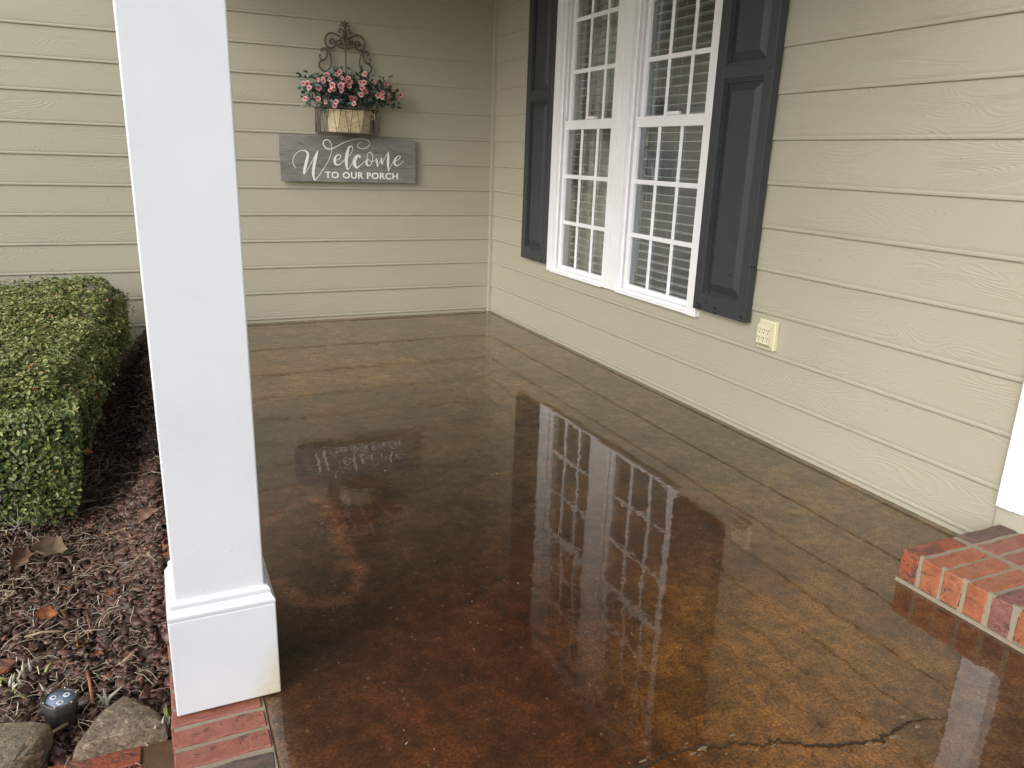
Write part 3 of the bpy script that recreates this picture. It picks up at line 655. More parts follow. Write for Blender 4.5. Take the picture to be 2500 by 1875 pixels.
# ---- the double window: two units side by side, each its own part of the house
def window(y_in0, y_in1, label):
    """y_in0 > y_in1: clear opening between the casings; lower sash plane x=.03, upper x=.055"""
    mb = MB()
    # jamb liner with its tracks
    mb.box(-.004, .12, y_in0-.0005, y_in0+.012, .50, 2.38)
    for x0 in (.002, .0285, .055): mb.box(x0, x0+.006, y_in0-.012, y_in0-.0005, .505, 2.37)
    mb.box(-.004, .12, y_in1-.012, y_in1+.0005, .50, 2.38)
    for x0 in (.002, .0285, .055): mb.box(x0, x0+.006, y_in1+.0005, y_in1+.012, .505, 2.37)
    w = mb.build('window', MAT['white'], house, bevel=.0012); w['label'] = label
    mb = MB(); mb.box(-.030, .10, y_in1+.0006, y_in0-.0006, .474, .486); mb.box(-.012, .10, y_in1+.0008, y_in0-.0008, .4862, .503)
    mb.build('sill', MAT['white'], w, bevel=.0015)
    def sash(name, x, zr0, zr1, zt0, zt1, rows, cols_):
        # frame: stiles and rails
        a, b = y_in0-.0125, y_in1+.0125; st = .030
        mb = MB()
        mb.box(x, x+.022, a-st, a, zr0, zt1); mb.box(x, x+.022, b, b+st, zr0, zt1)
        mb.box(x-.0006, x+.0225, b+st, a-st, zr0, zr1); mb.box(x-.0006, x+.0225, b+st, a-st, zt0, zt1)
        if name == 'lower_sash':
            mb.box(x-.006, x-.0008, b+.004, a-.004, zr0+.004, zr0+.020)      # lift ledge on the bottom rail
            mb.box(x-.003, x-.0009, b+.004, a-.004, zr0+.030, zr1-.006)
        mb.build(name, MAT['white'], w, bevel=.0015)
        ga, gb = a-st, b+st
        for yc in cols_:
            mb = MB(); mb.box(x+.004, x+.014, yc-.0105, yc+.0105, zr1, zt0); mb.build('muntin', MAT['white'], w, bevel=.003)
        for zc in rows:
            mb = MB(); mb.box(x+.0032, x+.0148, gb, ga, zc-.0125, zc+.0125); mb.build('muntin', MAT['white'], w, bevel=.003)
        ye = [ga]+list(cols_)+[gb]; ze = [zr1]+list(rows)+[zt0]
        for i in range(len(ye)-1):
            for j in range(len(ze)-1):
                mb = MB(); mb.add([(x+.0165, ye[i], ze[j]), (x+.0165, ye[i+1], ze[j]), (x+.0165, ye[i+1], ze[j+1]), (x+.0165, ye[i], ze[j+1])], [(0, 1, 2, 3)])
                mb.build('pane', MAT['glass'], w)
    wd = y_in0-y_in1
    c1, c2 = y_in0-.0125-.030-(wd-.085)/3, y_in0-.0125-.030-2*(wd-.085)/3
    sash('lower_sash', .022, .4865, .527, 1.389, 1.444, (.808, 1.101), (c1, c2))
    sash('upper_sash', .048, 1.400, 1.440, 2.330, 2.372, (1.735, 2.035), (c1, c2))
    mb = MB(); yc = (y_in0+y_in1)/2-.02; mb.box(.012, .040, yc-.045, yc+.045, 1.4445, 1.462); mb.build('sash_lock', MAT['white'], w, bevel=.004)
    return w
# casing: side boards, mullion post with its grooves, head
def casing(y0, y1, z0, z1, grooves=()):
    mb = MB(); ys = sorted([y0, y1]+[g for gr in grooves for g in gr])
    mb.box(-.0255, .012, y0, y1, z0, z1, skip=()) if not grooves else None
    if grooves:
        prev = y0
        for g0, g1 in grooves:
            mb.box(-.0255, .012, prev, g0, z0, z1); mb.box(-.0215, .012, g0, g1, z0, z1); prev = g1
        mb.box(-.0255, .012, prev, y1, z0, z1)
    return mb
for args, lab in (((WIN[1]-.0665, WIN[1], .478, 2.44), None), ((WIN[0], WIN[0]+.076, .470, 2.44), None)):
    casing(*args).build('window_casing', MAT['white'], house, bevel=.0022)
o = casing(-1.909, -1.744, .478, 2.40, ((-1.838, -1.834), (-1.822, -1.812))).build('window_mullion', MAT['white'], house, bevel=.0015)
mb = MB(); mb.box(-.0255, .012, WIN[0]+.0762, WIN[1]-.0667, 2.375, 2.44); mb.build('window_casing', MAT['white'], house, bevel=.0022)
window(WIN[1]-.0668, -1.7437, 'window unit with a curtain behind it, next to the porch corner')
window(-1.9093, WIN[0]+.0763, 'window unit without a curtain, next to the outlet')

# ---- shutters: frame with two recessed fields, each carrying a raised panel
def shutter(y1, y0, label):
    x0, x1 = -.043, -.002; zb, zt, zm0, zm1 = .519, 2.46, 1.578, 1.632
    sa, sb = .062, .052; mb = MB()
    mb.box(x0, x1, y1-sa, y1, zb, zt); mb.box(x0, x1, y0, y0+sb, zb, zt)
    a, b = y0+sb, y1-sa
    mb.box(x0+.0015, x1, a, b, zb, .604); mb.box(x0+.0015, x1, a, b, zm0, zm1); mb.box(x0+.0015, x1, a, b, 2.38, zt)
    mb.box(-.022, x1+.0004, a, b, .604, zm0); mb.box(-.022, x1+.0004, a, b, zm1, 2.38)
    s = mb.build('shutter', MAT['shutter'], house, bevel=.0022); s['label'] = label
    for z0, z1 in ((.604, zm0), (zm1, 2.38)):
        mb = MB()
        # stepped moulding inside the opening
        for k, (i0, d) in enumerate(((0.0, -.036), (.008, -.030))):
            i1 = i0+.0075
            mb.box(d, -.0215, b-i1, b-i0, z0+i0, z1-i0); mb.box(d, -.0215, a+i0, a+i1, z0+i0, z1-i0)
            mb.box(d, -.0215, a+i1, b-i1, z0+i0, z0+i1); mb.box(d, -.0215, a+i1, b-i1, z1-i1, z1-i0)
        mb.build('moulding', MAT['shutter'], s)
        # raised field with wide bevels
        mb = MB(); i, bv = .018, .036
        o_ = [(a+i, z0+i), (b-i, z0+i), (b-i, z1-i), (a+i, z1-i)]; n_ = [(a+i+bv, z0+i+bv), (b-i-bv, z0+i+bv), (b-i-bv, z1-i-bv), (a+i+bv, z1-i-bv)]
        V = [(-.0222, y, z) for y, z in o_]+[(-.0375, y, z) for y, z in n_]
        mb.add(V, [(4, 5, 6, 7)]+[(j, (j+1) % 4, 4+(j+1) % 4, 4+j) for j in range(4)])
        mb.build('raised_panel', MAT['shutter'], s)
    for z in (.66, 1.605):
        for y in (y1-.028, y0+.024):
            mb = MB(); mb.box(x0-.0035, x0+.001, y-.006, y+.006, z-.006, z+.006); mb.build('fixing_screw', MAT['shutter'], s, bevel=.002)
    return s
shutter(-.647, -1.019, 'narrow charcoal shutter between the corner and the window')
shutter(-2.656, -3.032, 'charcoal shutter above the outlet')

# ---- entrance: casing, jamb, threshold and door leaf, apron board under the sill
mb = MB(); y = DOOR[1]
mb.box(-.026, .012, y-.056, y-.003, .166, 2.36); mb.box(-.020, .012, y-.088, y-.0562, .166, 2.36)
mb.build('door_casing', MAT['white'], house, bevel=.002)
mb = MB(); mb.box(-.014, .10, y-.112, y-.0882, .166, 2.32); mb.box(-.0255, .10, DOOR[0], DOOR[0]+.10, .166, 2.36); mb.box(-.0255, .012, DOOR[0]+.1002, y-.0884, 2.27, 2.36)
mb.build('door_jamb', MAT['white'], house, bevel=.002)
mb = MB(); mb.box(-.030, .10, DOOR[0]+.1005, y-.1125, .166, .178); mb.box(-.012, .10, DOOR[0]+.1005, y-.1125, .1782, .188); mb.box(.010, .10, DOOR[0]+.1005, y-.1125, .1882, .198)
mb.build('door_threshold', MAT['threshold'], house, bevel=.002)
mb = MB(); mb.box(.045, .085, DOOR[0]+.1008, y-.1128, .199, 2.265)
door = mb.build('door', MAT['door'], house, bevel=.003)
for a, b in ((-5.22, -4.90), (-4.84, -4.52)):
    for c, d in ((.36, 1.02), (1.14, 2.12)):
        mb = MB(); mb.box(.037, .0448, a, b, c, d); mb.build('door_panel', MAT['door'], door, bevel=.006)
mb = MB(); mb.tube([(.044, -5.26, 1.12), (.012, -5.26, 1.12), (.006, -5.26, 1.12), (-.022, -5.26, 1.12), (-.026, -5.26, 1.12)], [.012, .010, .026, .026, .012], 14); mb.build('knob', MAT['threshold'], door, True)
mb = MB(); mb.box(-.012, .0125, DOOR[0], y-.001, -.02, .1645)
mb.build('apron_board', MAT['beige'], house, bevel=.002)

# ---- porch roof: boarded ceiling and the beam the column carries (above the frame; they shade the porch)
mb = MB(); mb.box(-2.62, .16, -4.75, .16, 2.752, 2.80); mb.build('porch_ceiling', MAT['soffit'], house)
mb = MB(); mb.box(-2.53, -2.26, -4.16, TH-.001, 2.55, 2.7515); mb.box(-2.2598, TH-.001, -4.16, -3.91, 2.55, 2.7515); mb.build('porch_beam', MAT['white'], house, bevel=.004)
# room behind the window
mb = MB(); x0, x1, ya, yb, za, zb = .141, 3.6, .9, -3.9, 0.0, 2.6
mb.add([(x0, yb, za), (x1, yb, za), (x1, ya, za), (x0, ya, za), (x0, yb, zb), (x1, yb, zb), (x1, ya, zb), (x0, ya, zb)],
       [(0, 1, 2, 3), (7, 6, 5, 4), (0, 4, 5, 1), (2, 6, 7, 3)])
for (a, b), (c, d) in (((yb, -3.4), (za, zb)), ((.3, ya), (za, zb)), ((-3.4, .3), (za, .5)), ((-3.4, .3), (2.3, zb))):
    mb.add([(x1, a, c), (x1, b, c), (x1, b, d), (x1, a, d)], [(0, 1, 2, 3)])       # far wall, with an unseen opening added to let skylight brighten the room
# inner face of the outer wall, round the window
for q in (((-1.06, ya), (za, zb)), ((yb, -2.62), (za, zb)), ((-2.62, -1.06), (za, .50)), ((-2.62, -1.06), (2.40, zb))):
    (a, b), (c, d) = q; mb.add([(x0, a, c), (x0, b, c), (x0, b, d), (x0, a, d)], [(0, 1, 2, 3)])
mb.build('room', MAT['room'], house)

# ================================================================== COLUMN
column = empty('porch_column', (-2.3965, -4.034, 0))
tag(column, 'square white porch column with a moulded plinth standing on the brick edging', 'column')
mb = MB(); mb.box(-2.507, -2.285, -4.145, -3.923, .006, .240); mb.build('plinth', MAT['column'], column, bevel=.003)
def ringed(prof, cx, cy, half):
    """square moulding: prof = (outset, z) going up"""
    V = []; F = []
    for o_, z in prof:
        h = half+o_; V += [(cx-h, cy-h, z), (cx+h, cy-h, z), (cx+h, cy+h, z), (cx-h, cy+h, z)]
    for i in range(len(prof)-1):
        for j in range(4): F.append((i*4+j, i*4+(j+1) % 4, i*4+4+(j+1) % 4, i*4+4+j))
    F += [(3, 2, 1, 0), tuple((len(prof)-1)*4+j for j in range(4))]
    return V, F
cx, cy = -2.396, -4.034
V, F = ringed([(.006, .2405), (.0185, .2408), (.0195, .246), (.0195, .250), (.0165, .254), (.0120, .263), (.0105, .2665), (.0112, .2675), (.0108, .274), (.0085, .2785), (.0015, .2815)], cx, cy, .0915)
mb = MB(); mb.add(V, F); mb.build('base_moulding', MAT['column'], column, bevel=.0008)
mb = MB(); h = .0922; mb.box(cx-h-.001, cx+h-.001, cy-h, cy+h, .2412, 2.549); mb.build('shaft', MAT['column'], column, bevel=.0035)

# ================================================================== BRICKWORK
def brick_mesh(name, lx, ly, lz, mat, seed):
    """a hand-worn brick centred on the origin: bevelled, with chipped, uneven arrises"""
    r = np.random.default_rng(seed); mb = MB(); mb.box(-lx/2, lx/2, -ly/2, ly/2, -lz/2, lz/2)
    me = mb.mesh(name, mat); bm = bmesh.new(); bm.from_mesh(me)
    long = max(lx, ly, lz)
    es = [e for e in bm.edges if abs(e.calc_length()-long) < 1e-4]
    bmesh.ops.subdivide_edges(bm, edges=es, cuts=4, use_grid_fill=True)
    for v in bm.verts:
        c = v.co
        v.co += Vector((r.normal(), r.normal(), r.normal()))*.0011
    bmesh.ops.bevel(bm, geom=[e for e in bm.edges if len(e.link_faces) == 2 and e.calc_face_angle(0) > .8], offset=.0032, segments=1, affect='EDGES', clamp_overlap=True)
    bm.to_mesh(me); bm.free(); me.polygons.foreach_set('use_smooth', [False]*len(me.polygons)); me.update()
    return me
# -- edging under the column: rowlock bricks along the slab's rim
edging = empty('brick_edging', (-2.4225, -2.4, GROUND))
tag(edging, 'row of red bricks laid flush along the rim of the porch slab under the column', 'brick edging')
mb = MB(); mb.box(-2.515, SLAB_X-.0012, -5.6, -.004, GROUND-.06, -.0045)
def rough_mortar(mb, name, parent):
    o = mb.build(name, MAT['mortar'], parent); return o
rough_mortar(mb, 'mortar', edging)
EM = {k: [brick_mesh('brick', .190, .0530, .098, MAT[k], 100+i*7+j) for j in range(3)] for i, k in enumerate(('brick_red', 'brick_orange', 'brick_purple', 'brick_dark'))}
P0 = -4.174; PITCH_B = .0672; order = ['brick_red', 'brick_red', 'brick_dark', 'brick_red', 'brick_purple', 'brick_orange', 'brick_red']
for i in range(-20, 62):
    yc = P0-.0336+i*PITCH_B
    k = {0: 'brick_red', -1: 'brick_red', -2: 'brick_dark', 1: 'brick_red'}.get(i, order[(i*5+3) % 7])
    inst('brick', EM[k][i % 3], edging, (-2.4245+random.uniform(-.0015, .0015), yc, -.0488+random.uniform(-.0008, .0008)), (random.uniform(-.006, .006), random.uniform(-.004, .004), random.uniform(-.012, .012)))

# -- door step: two bricks deep, rowlock, on a mortar bed
step = empty('brick_step', (-.24, -4.9, 0))
tag(step, 'low brick doorstep with thick tan mortar joints against the beige wall', 'step')
SX0, SX1, SZ = -.470, -.014, .108
mb = MB(); mb.box(SX0+.006, SX1+.001, -5.62, -4.321, -.004, SZ-.004); mb.box(SX0-.004, SX1, -5.626, -4.315, -.003, .011)
rough_mortar(mb, 'mortar', step)
kinds = ['brick_burnt', 'brick_orange', 'brick_orange', 'brick_orange', 'brick_purple', 'brick_orange', 'brick_red']
back_k = ['brick_dark', 'brick_red', 'brick_red', 'brick_purple', 'brick_red', 'brick_dark', 'brick_red']
SM = {k: [brick_mesh('brick', .2135, .0585, .096, MAT[k], 300+i*11+j) for j in range(3)] for i, k in enumerate(('brick_burnt', 'brick_red', 'brick_orange', 'brick_purple', 'brick_dark'))}
for i in range(18):
    yc = -4.3475-i*.0715
    for rw, (xc, ks) in enumerate(((SX0+.1072, kinds), (SX1-.107, back_k))):
        k = ks[i % 7]
        o = inst('brick', SM[k][(i+rw) % 3], step, (xc+random.uniform(-.002, .002), yc+random.uniform(-.0015, .0015), .0598+random.uniform(-.001, .001)),
                 (random.uniform(-.012, .012), random.uniform(-.006, .006), random.uniform(-.012, .012)+(math.pi if (i*3+rw) % 2 else 0)))
# smears of mortar over the front arrises
mb = MB()
for i in range(18):
    yc = -4.3833-i*.0715
    for z in np.linspace(.012, .100, 5):
        w = .0062+.006*rng.random(); x = SX0+.0015+.002*rng.random()
        a = [(x, yc+w*(.7+.6*rng.random())*s_, z+dz) for s_, dz in ((-1, -.012), (1, -.012), (1, .012), (-1, .012))]
        V = a+[(x+.01, p[1], p[2]) for p in a]
        mb.add(V, [(3, 2, 1, 0), (0, 1, 5, 4), (1, 2, 6, 5), (2, 3, 7, 6), (3, 0, 4, 7)])
tag(mb.build('mortar_smears', MAT['mortar'], step), kind='stuff')

# ================================================================== WELCOME SIGN
SGX0, SGX1 = -1.611, -.641; SGY = -.040
sign = empty('welcome_sign', ((SGX0+SGX1)/2, -.02, .998))
tag(sign, 'weathered grey plank sign lettered Welcome to our porch in white', 'sign')
for z0, z1, dx in ((.998, 1.1022, .002), (1.1032, 1.2028, 0.0), (1.2038, 1.307, -.001)):
    mb = MB(); mb.box(SGX0+dx, SGX1+dx*.5, SGY, -.021, z0, z1); mb.build('plank', MAT['plank'], sign, bevel=.0012)
for x in (SGX0+.15, SGX1-.15):
    mb = MB(); mb.box(x-.02, x+.02, -.0208, .008, 1.02, 1.285); mb.build('batten', MAT['plank'], sign)
# brush script, stroke by stroke, each stroke a tapering ribbon standing a hair proud
mb = MB(); lay = 0
for st in SCRIPT:
    pts = catmull(st, 8); V = []; F = []; n = len(pts)
    for i, p in enumerate(pts):
        q = pts[min(i+1, n-1)]-pts[max(i-1, 0)]; L = math.hypot(q[0], q[1]) or 1
        nx, nz = -q[1]/L, q[0]/L
        w = max(p[2], .0042)*.5
        if i == 0 or i == n-1: w *= .55
        yy = SGY-.0006-.00012*lay-.0009*i/n
        V += [(p[0]+nx*w, yy, p[1]+nz*w), (p[0]-nx*w, yy, p[1]-nz*w)]
    for i in range(n-1): F.append((2*i, 2*i+1, 2*i+3, 2*i+2))
    mb.add(V, F); lay += 1
mb.build('script_lettering', MAT['letter'], sign)
def text_part(txt, x0, x1, z0, z1, y):
    cu = bpy.data.curves.new('lettering', 'FONT'); cu.body = txt; cu.size = .1; cu.offset = .0024; cu.extrude = .0004; cu.space_character = 1.06; cu.resolution_u = 3
    t = bpy.data.objects.new('lettering', cu); col.objects.link(t)
    bpy.context.view_layer.update()
    me = bpy.data.meshes.new_from_object(t.evaluated_get(bpy.context.evaluated_depsgraph_get())); bpy.data.objects.remove(t)
    co = np.zeros(len(me.vertices)*3); me.vertices.foreach_get('co', co); co = co.reshape(-1, 3)
    mn, mx = co.min(0), co.max(0)
    out = np.zeros_like(co)
    out[:, 0] = x0+(co[:, 0]-mn[0])/(mx[0]-mn[0])*(x1-x0); out[:, 2] = z0+(co[:, 1]-mn[1])/(mx[1]-mn[1])*(z1-z0); out[:, 1] = y-co[:, 2]
    me.vertices.foreach_set('co', out.ravel().astype(np.float32)); me.materials.clear(); me.materials.append(MAT['letter']); me.update()
    o = bpy.data.objects.new('block_lettering', me); col.objects.link(o); child_local(o, sign)
    return o
text_part('TO OUR PORCH', -1.307, -.775, 1.0235, 1.0695, SGY-.0008)

# ================================================================== WALL BASKET, POT AND FLOWERS
basket = empty('wall_basket', (-1.1355, -.01, 1.328))
tag(basket, 'rusty wrought iron wall basket with a scrolled back above the welcome sign', 'wall basket')
XC = -1.1355; YB = -.022
for nm, r in (('main', .0062), ('side', .0058), ('curl', .0045), ('inner', .0052), ('finial', .0050), ('leafa', .0042), ('leafb', .0042)):
    for sgn in (1, -1):
        pts = catmull([(a, b) for a, b in SCROLL[nm]], 4)
        if nm == 'side': pts = catmull([(a, b) for a, b in SCROLL[nm]], 4)
        mb = MB(); n = len(pts)
        dy = {'main': 0, 'side': .004, 'curl': .002, 'inner': -.004, 'finial': -.006, 'leafa': -.008, 'leafb': -.008}[nm]
        rr = [r*(.75+.25*math.sin(math.pi*min(1, i/n*1.1))) for i in range(n)]
        rr[-1] = rr[-2] = r*1.5                                    # the scroll ends in a small knob
        mb.tube([(XC+sgn*p[0], YB+dy-.001*(sgn < 0), p[1]) for p in pts], rr, 6)
        mb.build('scroll', MAT['iron'], basket, True)
mb = MB(); mb.tube([(XC-.001, YB-.008, 1.94), (XC, YB-.008, 1.80), (XC+.001, YB-.008, 1.50)], .0048, 6); mb.build('back_rod', MAT['iron'], basket, True)
mb = MB(); mb.tube([(XC-.001, YB-.010, 1.93), (XC-.001, YB-.010, 2.03), (XC-.001, YB-.010, 2.045), (XC-.001, YB-.010, 2.060)], [.006, .005, .008, .002], 6)
for s_ in (-1, 1):
    mb.tube([(XC, YB-.012, 1.93), (XC+s_*.018, YB-.014, 1.955), (XC+s_*.020, YB-.012, 1.975)], [.006, .005, .003], 5)
mb.build('finial_leaf', MAT['iron'], basket, True)
BX0, BX1, BYF, BZ0, BZ1 = -1.353, -.942, -.165, 1.332, 1.496
def wire(name, pts, r=.0036, n=6):
    mb = MB(); mb.tube(pts, r, n); return mb.build(name, MAT['iron'], basket, True)
for z in (BZ0, BZ1):
    mb = MB()
    mb.box(BX0-.004, BX1+.004, BYF-.004, BYF+.004, z-.004, z+.004); mb.box(BX0-.0041, BX0+.0041, BYF+.0041, -.006, z-.0039, z+.0039)
    mb.box(BX1-.0041, BX1+.0041, BYF+.0041, -.006, z-.0039, z+.0039); mb.box(BX0+.0042, BX1-.0042, -.014, -.006, z-.0038, z+.0038)
    mb.build('rim' if z == BZ1 else 'bottom_frame', MAT['iron'], basket, bevel=.0012)
for x in (BX0, BX1):
    for y in (BYF, -.010):
        wire('corner_post', [(x, y, BZ0-.003), (x, y, BZ1+.003)], .0042)
NV = 5; dx = (BX1-BX0)/NV
for i in range(NV):
    b = BX0+dx*(i+.42)
    wire('zigzag_wire', [(b-dx*.36, BYF-.001, BZ1), (b-.004, BYF-.001, BZ0)], .0022, 5); wire('zigzag_wire', [(b+dx*.34, BYF-.003, BZ1), (b+.002, BYF-.003, BZ0)], .0022, 5)
for x in (BX0, BX1):
    for a, b in ((-.155, -.115), (-.075, -.115), (-.075, -.035), (-.012, -.035)):
        wire('zigzag_wire', [(x, a, BZ1), (x, b, BZ0)], .0022, 5)
for y in (-.05, -.09, -.13): wire('floor_bar', [(BX0, y, BZ0-.002), (BX1, y, BZ0-.002)], .0025, 5)
# pot: tapered tub with canted corners and a rolled rim
pot = empty('flower_pot', (-1.135, -.087, BZ0+.002))
tag(pot, 'cream metal tub with worn scroll decoration standing in the wall basket', 'flower pot')
def tub(z, hw, hd, c): return [(-1.137-hw+c, -.088-hd, z), (-1.137+hw-c, -.088-hd, z), (-1.137+hw, -.088-hd+c*.8, z), (-1.137+hw, -.088+hd-c*.8, z), (-1.137+hw-c, -.088+hd, z), (-1.137-hw+c, -.088+hd, z), (-1.137-hw, -.088+hd-c*.8, z), (-1.137-hw, -.088-hd+c*.8, z)]
rings = [tub(BZ0+.0025, .136, .056, .060), tub(BZ0+.004, .138, .058, .061), tub(1.474, .152, .068, .066), tub(1.476, .158, .072, .068), tub(1.484, .158, .072, .068), tub(1.484, .150, .065, .064), tub(1.462, .147, .062, .062)]
mb = MB(); V = [v for r_ in rings for v in r_]; F = []
for i in range(len(rings)-1):
    for j in range(8): F.append((i*8+j, i*8+(j+1) % 8, i*8+8+(j+1) % 8, i*8+8+j))
F += [tuple(range(7, -1, -1)), tuple(48+j for j in range(8))]
mb.add(V, F); mb.build('tub', MAT['pot'], pot)
mb = MB()
for s_ in (-1, 1): mb.tube([(-1.137+s_*.156, -.10, 1.468), (-1.137+s_*.176, -.102, 1.462), (-1.137+s_*.176, -.102, 1.436), (-1.137+s_*.152, -.10, 1.430)], .004, 6)
mb.build('handle', MAT['pot'], pot, True)

# silk flowers
flowers = empty('flowering_plant', (-1.135, -.09, 1.47))
tag(flowers, 'bushy spray of pink and white blossoms with dark leaves filling the cream tub', 'flowers')
def bloom_mesh(seed):
    r = np.random.default_rng(seed); V = []; F = []; C = []
    def petal(ang, tilt, rad_, size, lift, cin, cout):
        b = len(V); nu, nv = 5, 4
        for i in range(nu):
            t = i/(nu-1)
            for j in range(nv+1):
                s_ = (j/nv-.5)*2; wdt = size*.62*math.sin(math.pi*(.16+.74*t))*1.0
                x = rad_+size*t*math.cos(tilt*(1-.5*t)); y = s_*wdt; z = lift+size*t*math.sin(tilt)-.35*size*(s_**2)*t*0+.16*size*abs(s_)*t+size*.10*r.normal()*t*.5
                if t > .8: z -= size*.12*(t-.8)*5*(.4+.6*r.random())
                V.append((x*math.cos(ang)-y*math.sin(ang), x*math.sin(ang)+y*math.cos(ang), z))
                k = min(1, max(0, (t-.30)/.62))**1.4; C.append([cin[q]*(1-k)+cout[q]*k for q in range(3)])
        for i in range(nu-1):
            for j in range(nv): F.append((b+i*(nv+1)+j, b+i*(nv+1)+j+1, b+(i+1)*(nv+1)+j+1, b+(i+1)*(nv+1)+j))
    deep, mid, pale = (.56, .085, .13), (.70, .22, .26), (.88, .66, .63)
    a0 = r.random()*6
    for k in range(6): petal(a0+k*1.047+r.normal()*.1, .28+r.normal()*.08, .04, .46, 0, mid, pale)
    for k in range(5): petal(a0+.5+k*1.257+r.normal()*.1, .72+r.normal()*.08, .03, .36, .05, deep, pale)
    for k in range(4): petal(a0+k*1.57, 1.22, .02, .24, .10, deep, (.60, .16, .21))
    me = raw_mesh('blossom', np.array(V), np.array(F), MAT['bloom'], True)
    ca = me.color_attributes.new('stain', 'FLOAT_COLOR', 'POINT'); A = np.ones((len(V), 4), np.float32); A[:, :3] = C; ca.data.foreach_set('color', A.ravel())
    return me
BM = [bloom_mesh(i) for i in range(5)]
camv = np.array(CAM)
stems = MB()
for i, (x, z, d) in enumerate(BLOOM):
    y = -.185+.02*rng.normal()-.02*(z < 1.55)
    f = (y-CAM.y)/(-.16-CAM.y); x = CAM.x+(x-CAM.x)*f; z = CAM.z+(z-CAM.z)*f
    nrm = Vector((CAM.x-x, CAM.y-y, (CAM.z-z)+1.2)).normalized()+Vector((rng.normal()*.45+(x+1.12)*1.6, rng.normal()*.2-.1, rng.normal()*.4))
    q = nrm.normalized().to_track_quat('Z', 'Y').to_euler()
    o = inst('blossom', BM[i % 5], flowers, (x, y, z), q, d*1.5)
    root = Vector((-1.137+(x+1.137)*.45, -.09, 1.47)); mid_ = Vector(((x+root.x)/2, (y-.09)/2, (z+1.47)/2+.03))
    stems.tube([root, mid_, Vector((x, y+.004, z-.004))], .0016, 4, False)
tag(stems.build('stems', MAT['plant_leaf'], flowers, True), kind='stuff')
def leaves(N, sampler, size, mat, name, seed, aspect=.5, fold=.25, tintf=None):
    """N small folded leaves as one mesh; sampler(n) -> centres (n,3), outward normals (n,3)"""
    r = np.random.default_rng(seed); c, nrm = sampler(N, r); N = len(c)
    nrm = nrm/np.linalg.norm(nrm, axis=1, keepdims=True)
    a = r.normal(size=(N, 3)); ax = a-nrm*(a*nrm).sum(1, keepdims=True); ax /= np.linalg.norm(ax, axis=1, keepdims=True)
    sd = np.cross(nrm, ax); L = size*(.65+.6*r.random((N, 1))); Wd = L*aspect*(.85+.3*r.random((N, 1)))
    up = nrm*Wd*fold
    P = [c-ax*L*.5, c-ax*L*.12+sd*Wd*.5+up, c+ax*L*.25+sd*Wd*.42+up*.8, c+ax*L*.5, c+ax*L*.25-sd*Wd*.42+up*.8, c-ax*L*.12-sd*Wd*.5+up]
    V = np.stack(P, 1).reshape(-1, 3); b = np.arange(N)[:, None]*6
    F = np.concatenate([b+np.array([[0, 1, 2, 3]]), b+np.array([[0, 3, 4, 5]])], 0)
    tn = tintf(c, nrm, r) if tintf else r.random(N)
    return raw_mesh(name, V, F, mat, False, np.concatenate([tn, tn]))
def bush_sampler(n, r):
    bl = np.array(BLOOM); k = r.integers(0, len(bl), n)
    x = bl[k, 0]+r.normal(size=n)*.045; z = bl[k, 1]-.012+r.normal(size=n)*.036; x = x*.9+.1*-1.13
    z = np.maximum(z, 1.475+.05*r.random(n)-.03*(np.abs(x+1.13) > .17))
    y = -.075-.065*r.random(n)+.035*r.normal(size=n)*.5
    c = np.stack([x, y, z], 1)
    nr = np.stack([(x+1.13)*2+r.normal(size=n)*.5, -1+r.normal(size=n)*.5, .5+r.normal(size=n)*.5], 1)
    return c, nr
o = bpy.data.objects.new('foliage', leaves(850, bush_sampler, .034, MAT['plant_leaf'], 'foliage', 5, .55)); col.objects.link(o); child_local(o, flowers); tag(o, kind='stuff')

# ================================================================== OUTLET ADAPTER
outlet = empty('outlet_adapter', (-.01, -3.157, .490))
tag(outlet, 'ivory six-way plug-in outlet on the siding below the shutter', 'outlet')
mb = MB(); mb.box(-.016, .004, -3.210, -3.105, .424, .555); mb.build('cover_plate', MAT['ivory'], outlet, bevel=.003)
ya, yb, za, zb = -3.2075, -3.1300, .4555, .5345
mb = MB(); V = [(-.0162, -3.203, .431), (-.0162, -3.112, .431), (-.0162, -3.112, .548), (-.0162, -3.203, .548), (-.046, ya+.004, za), (-.046, yb, za), (-.046, yb, zb), (-.046, ya+.004, zb)]
mb.add(V, [(7, 6, 5, 4)]+[(j, (j+1) % 4, 4+(j+1) % 4, 4+j) for j in range(4)]); mb.build('body', MAT['ivory'], outlet, bevel=.0015)
for rz in (.503, .4665):
    for c in range(3):
        yc = yb-.0135-c*.0255
        for dy in (-.0055, .0055):
            mb = MB(); mb.box(-.0467, -.0445, yc+dy-.0012, yc+dy+.0012, rz+.009, rz+.0185); mb.build('slot', MAT['slot'], outlet)
        mb = MB(); mb.box(-.0467, -.0445, yc-.0027, yc+.0027, rz-.003, rz+.0032); mb.build('ground_hole', MAT['slot'], outlet, bevel=.001)

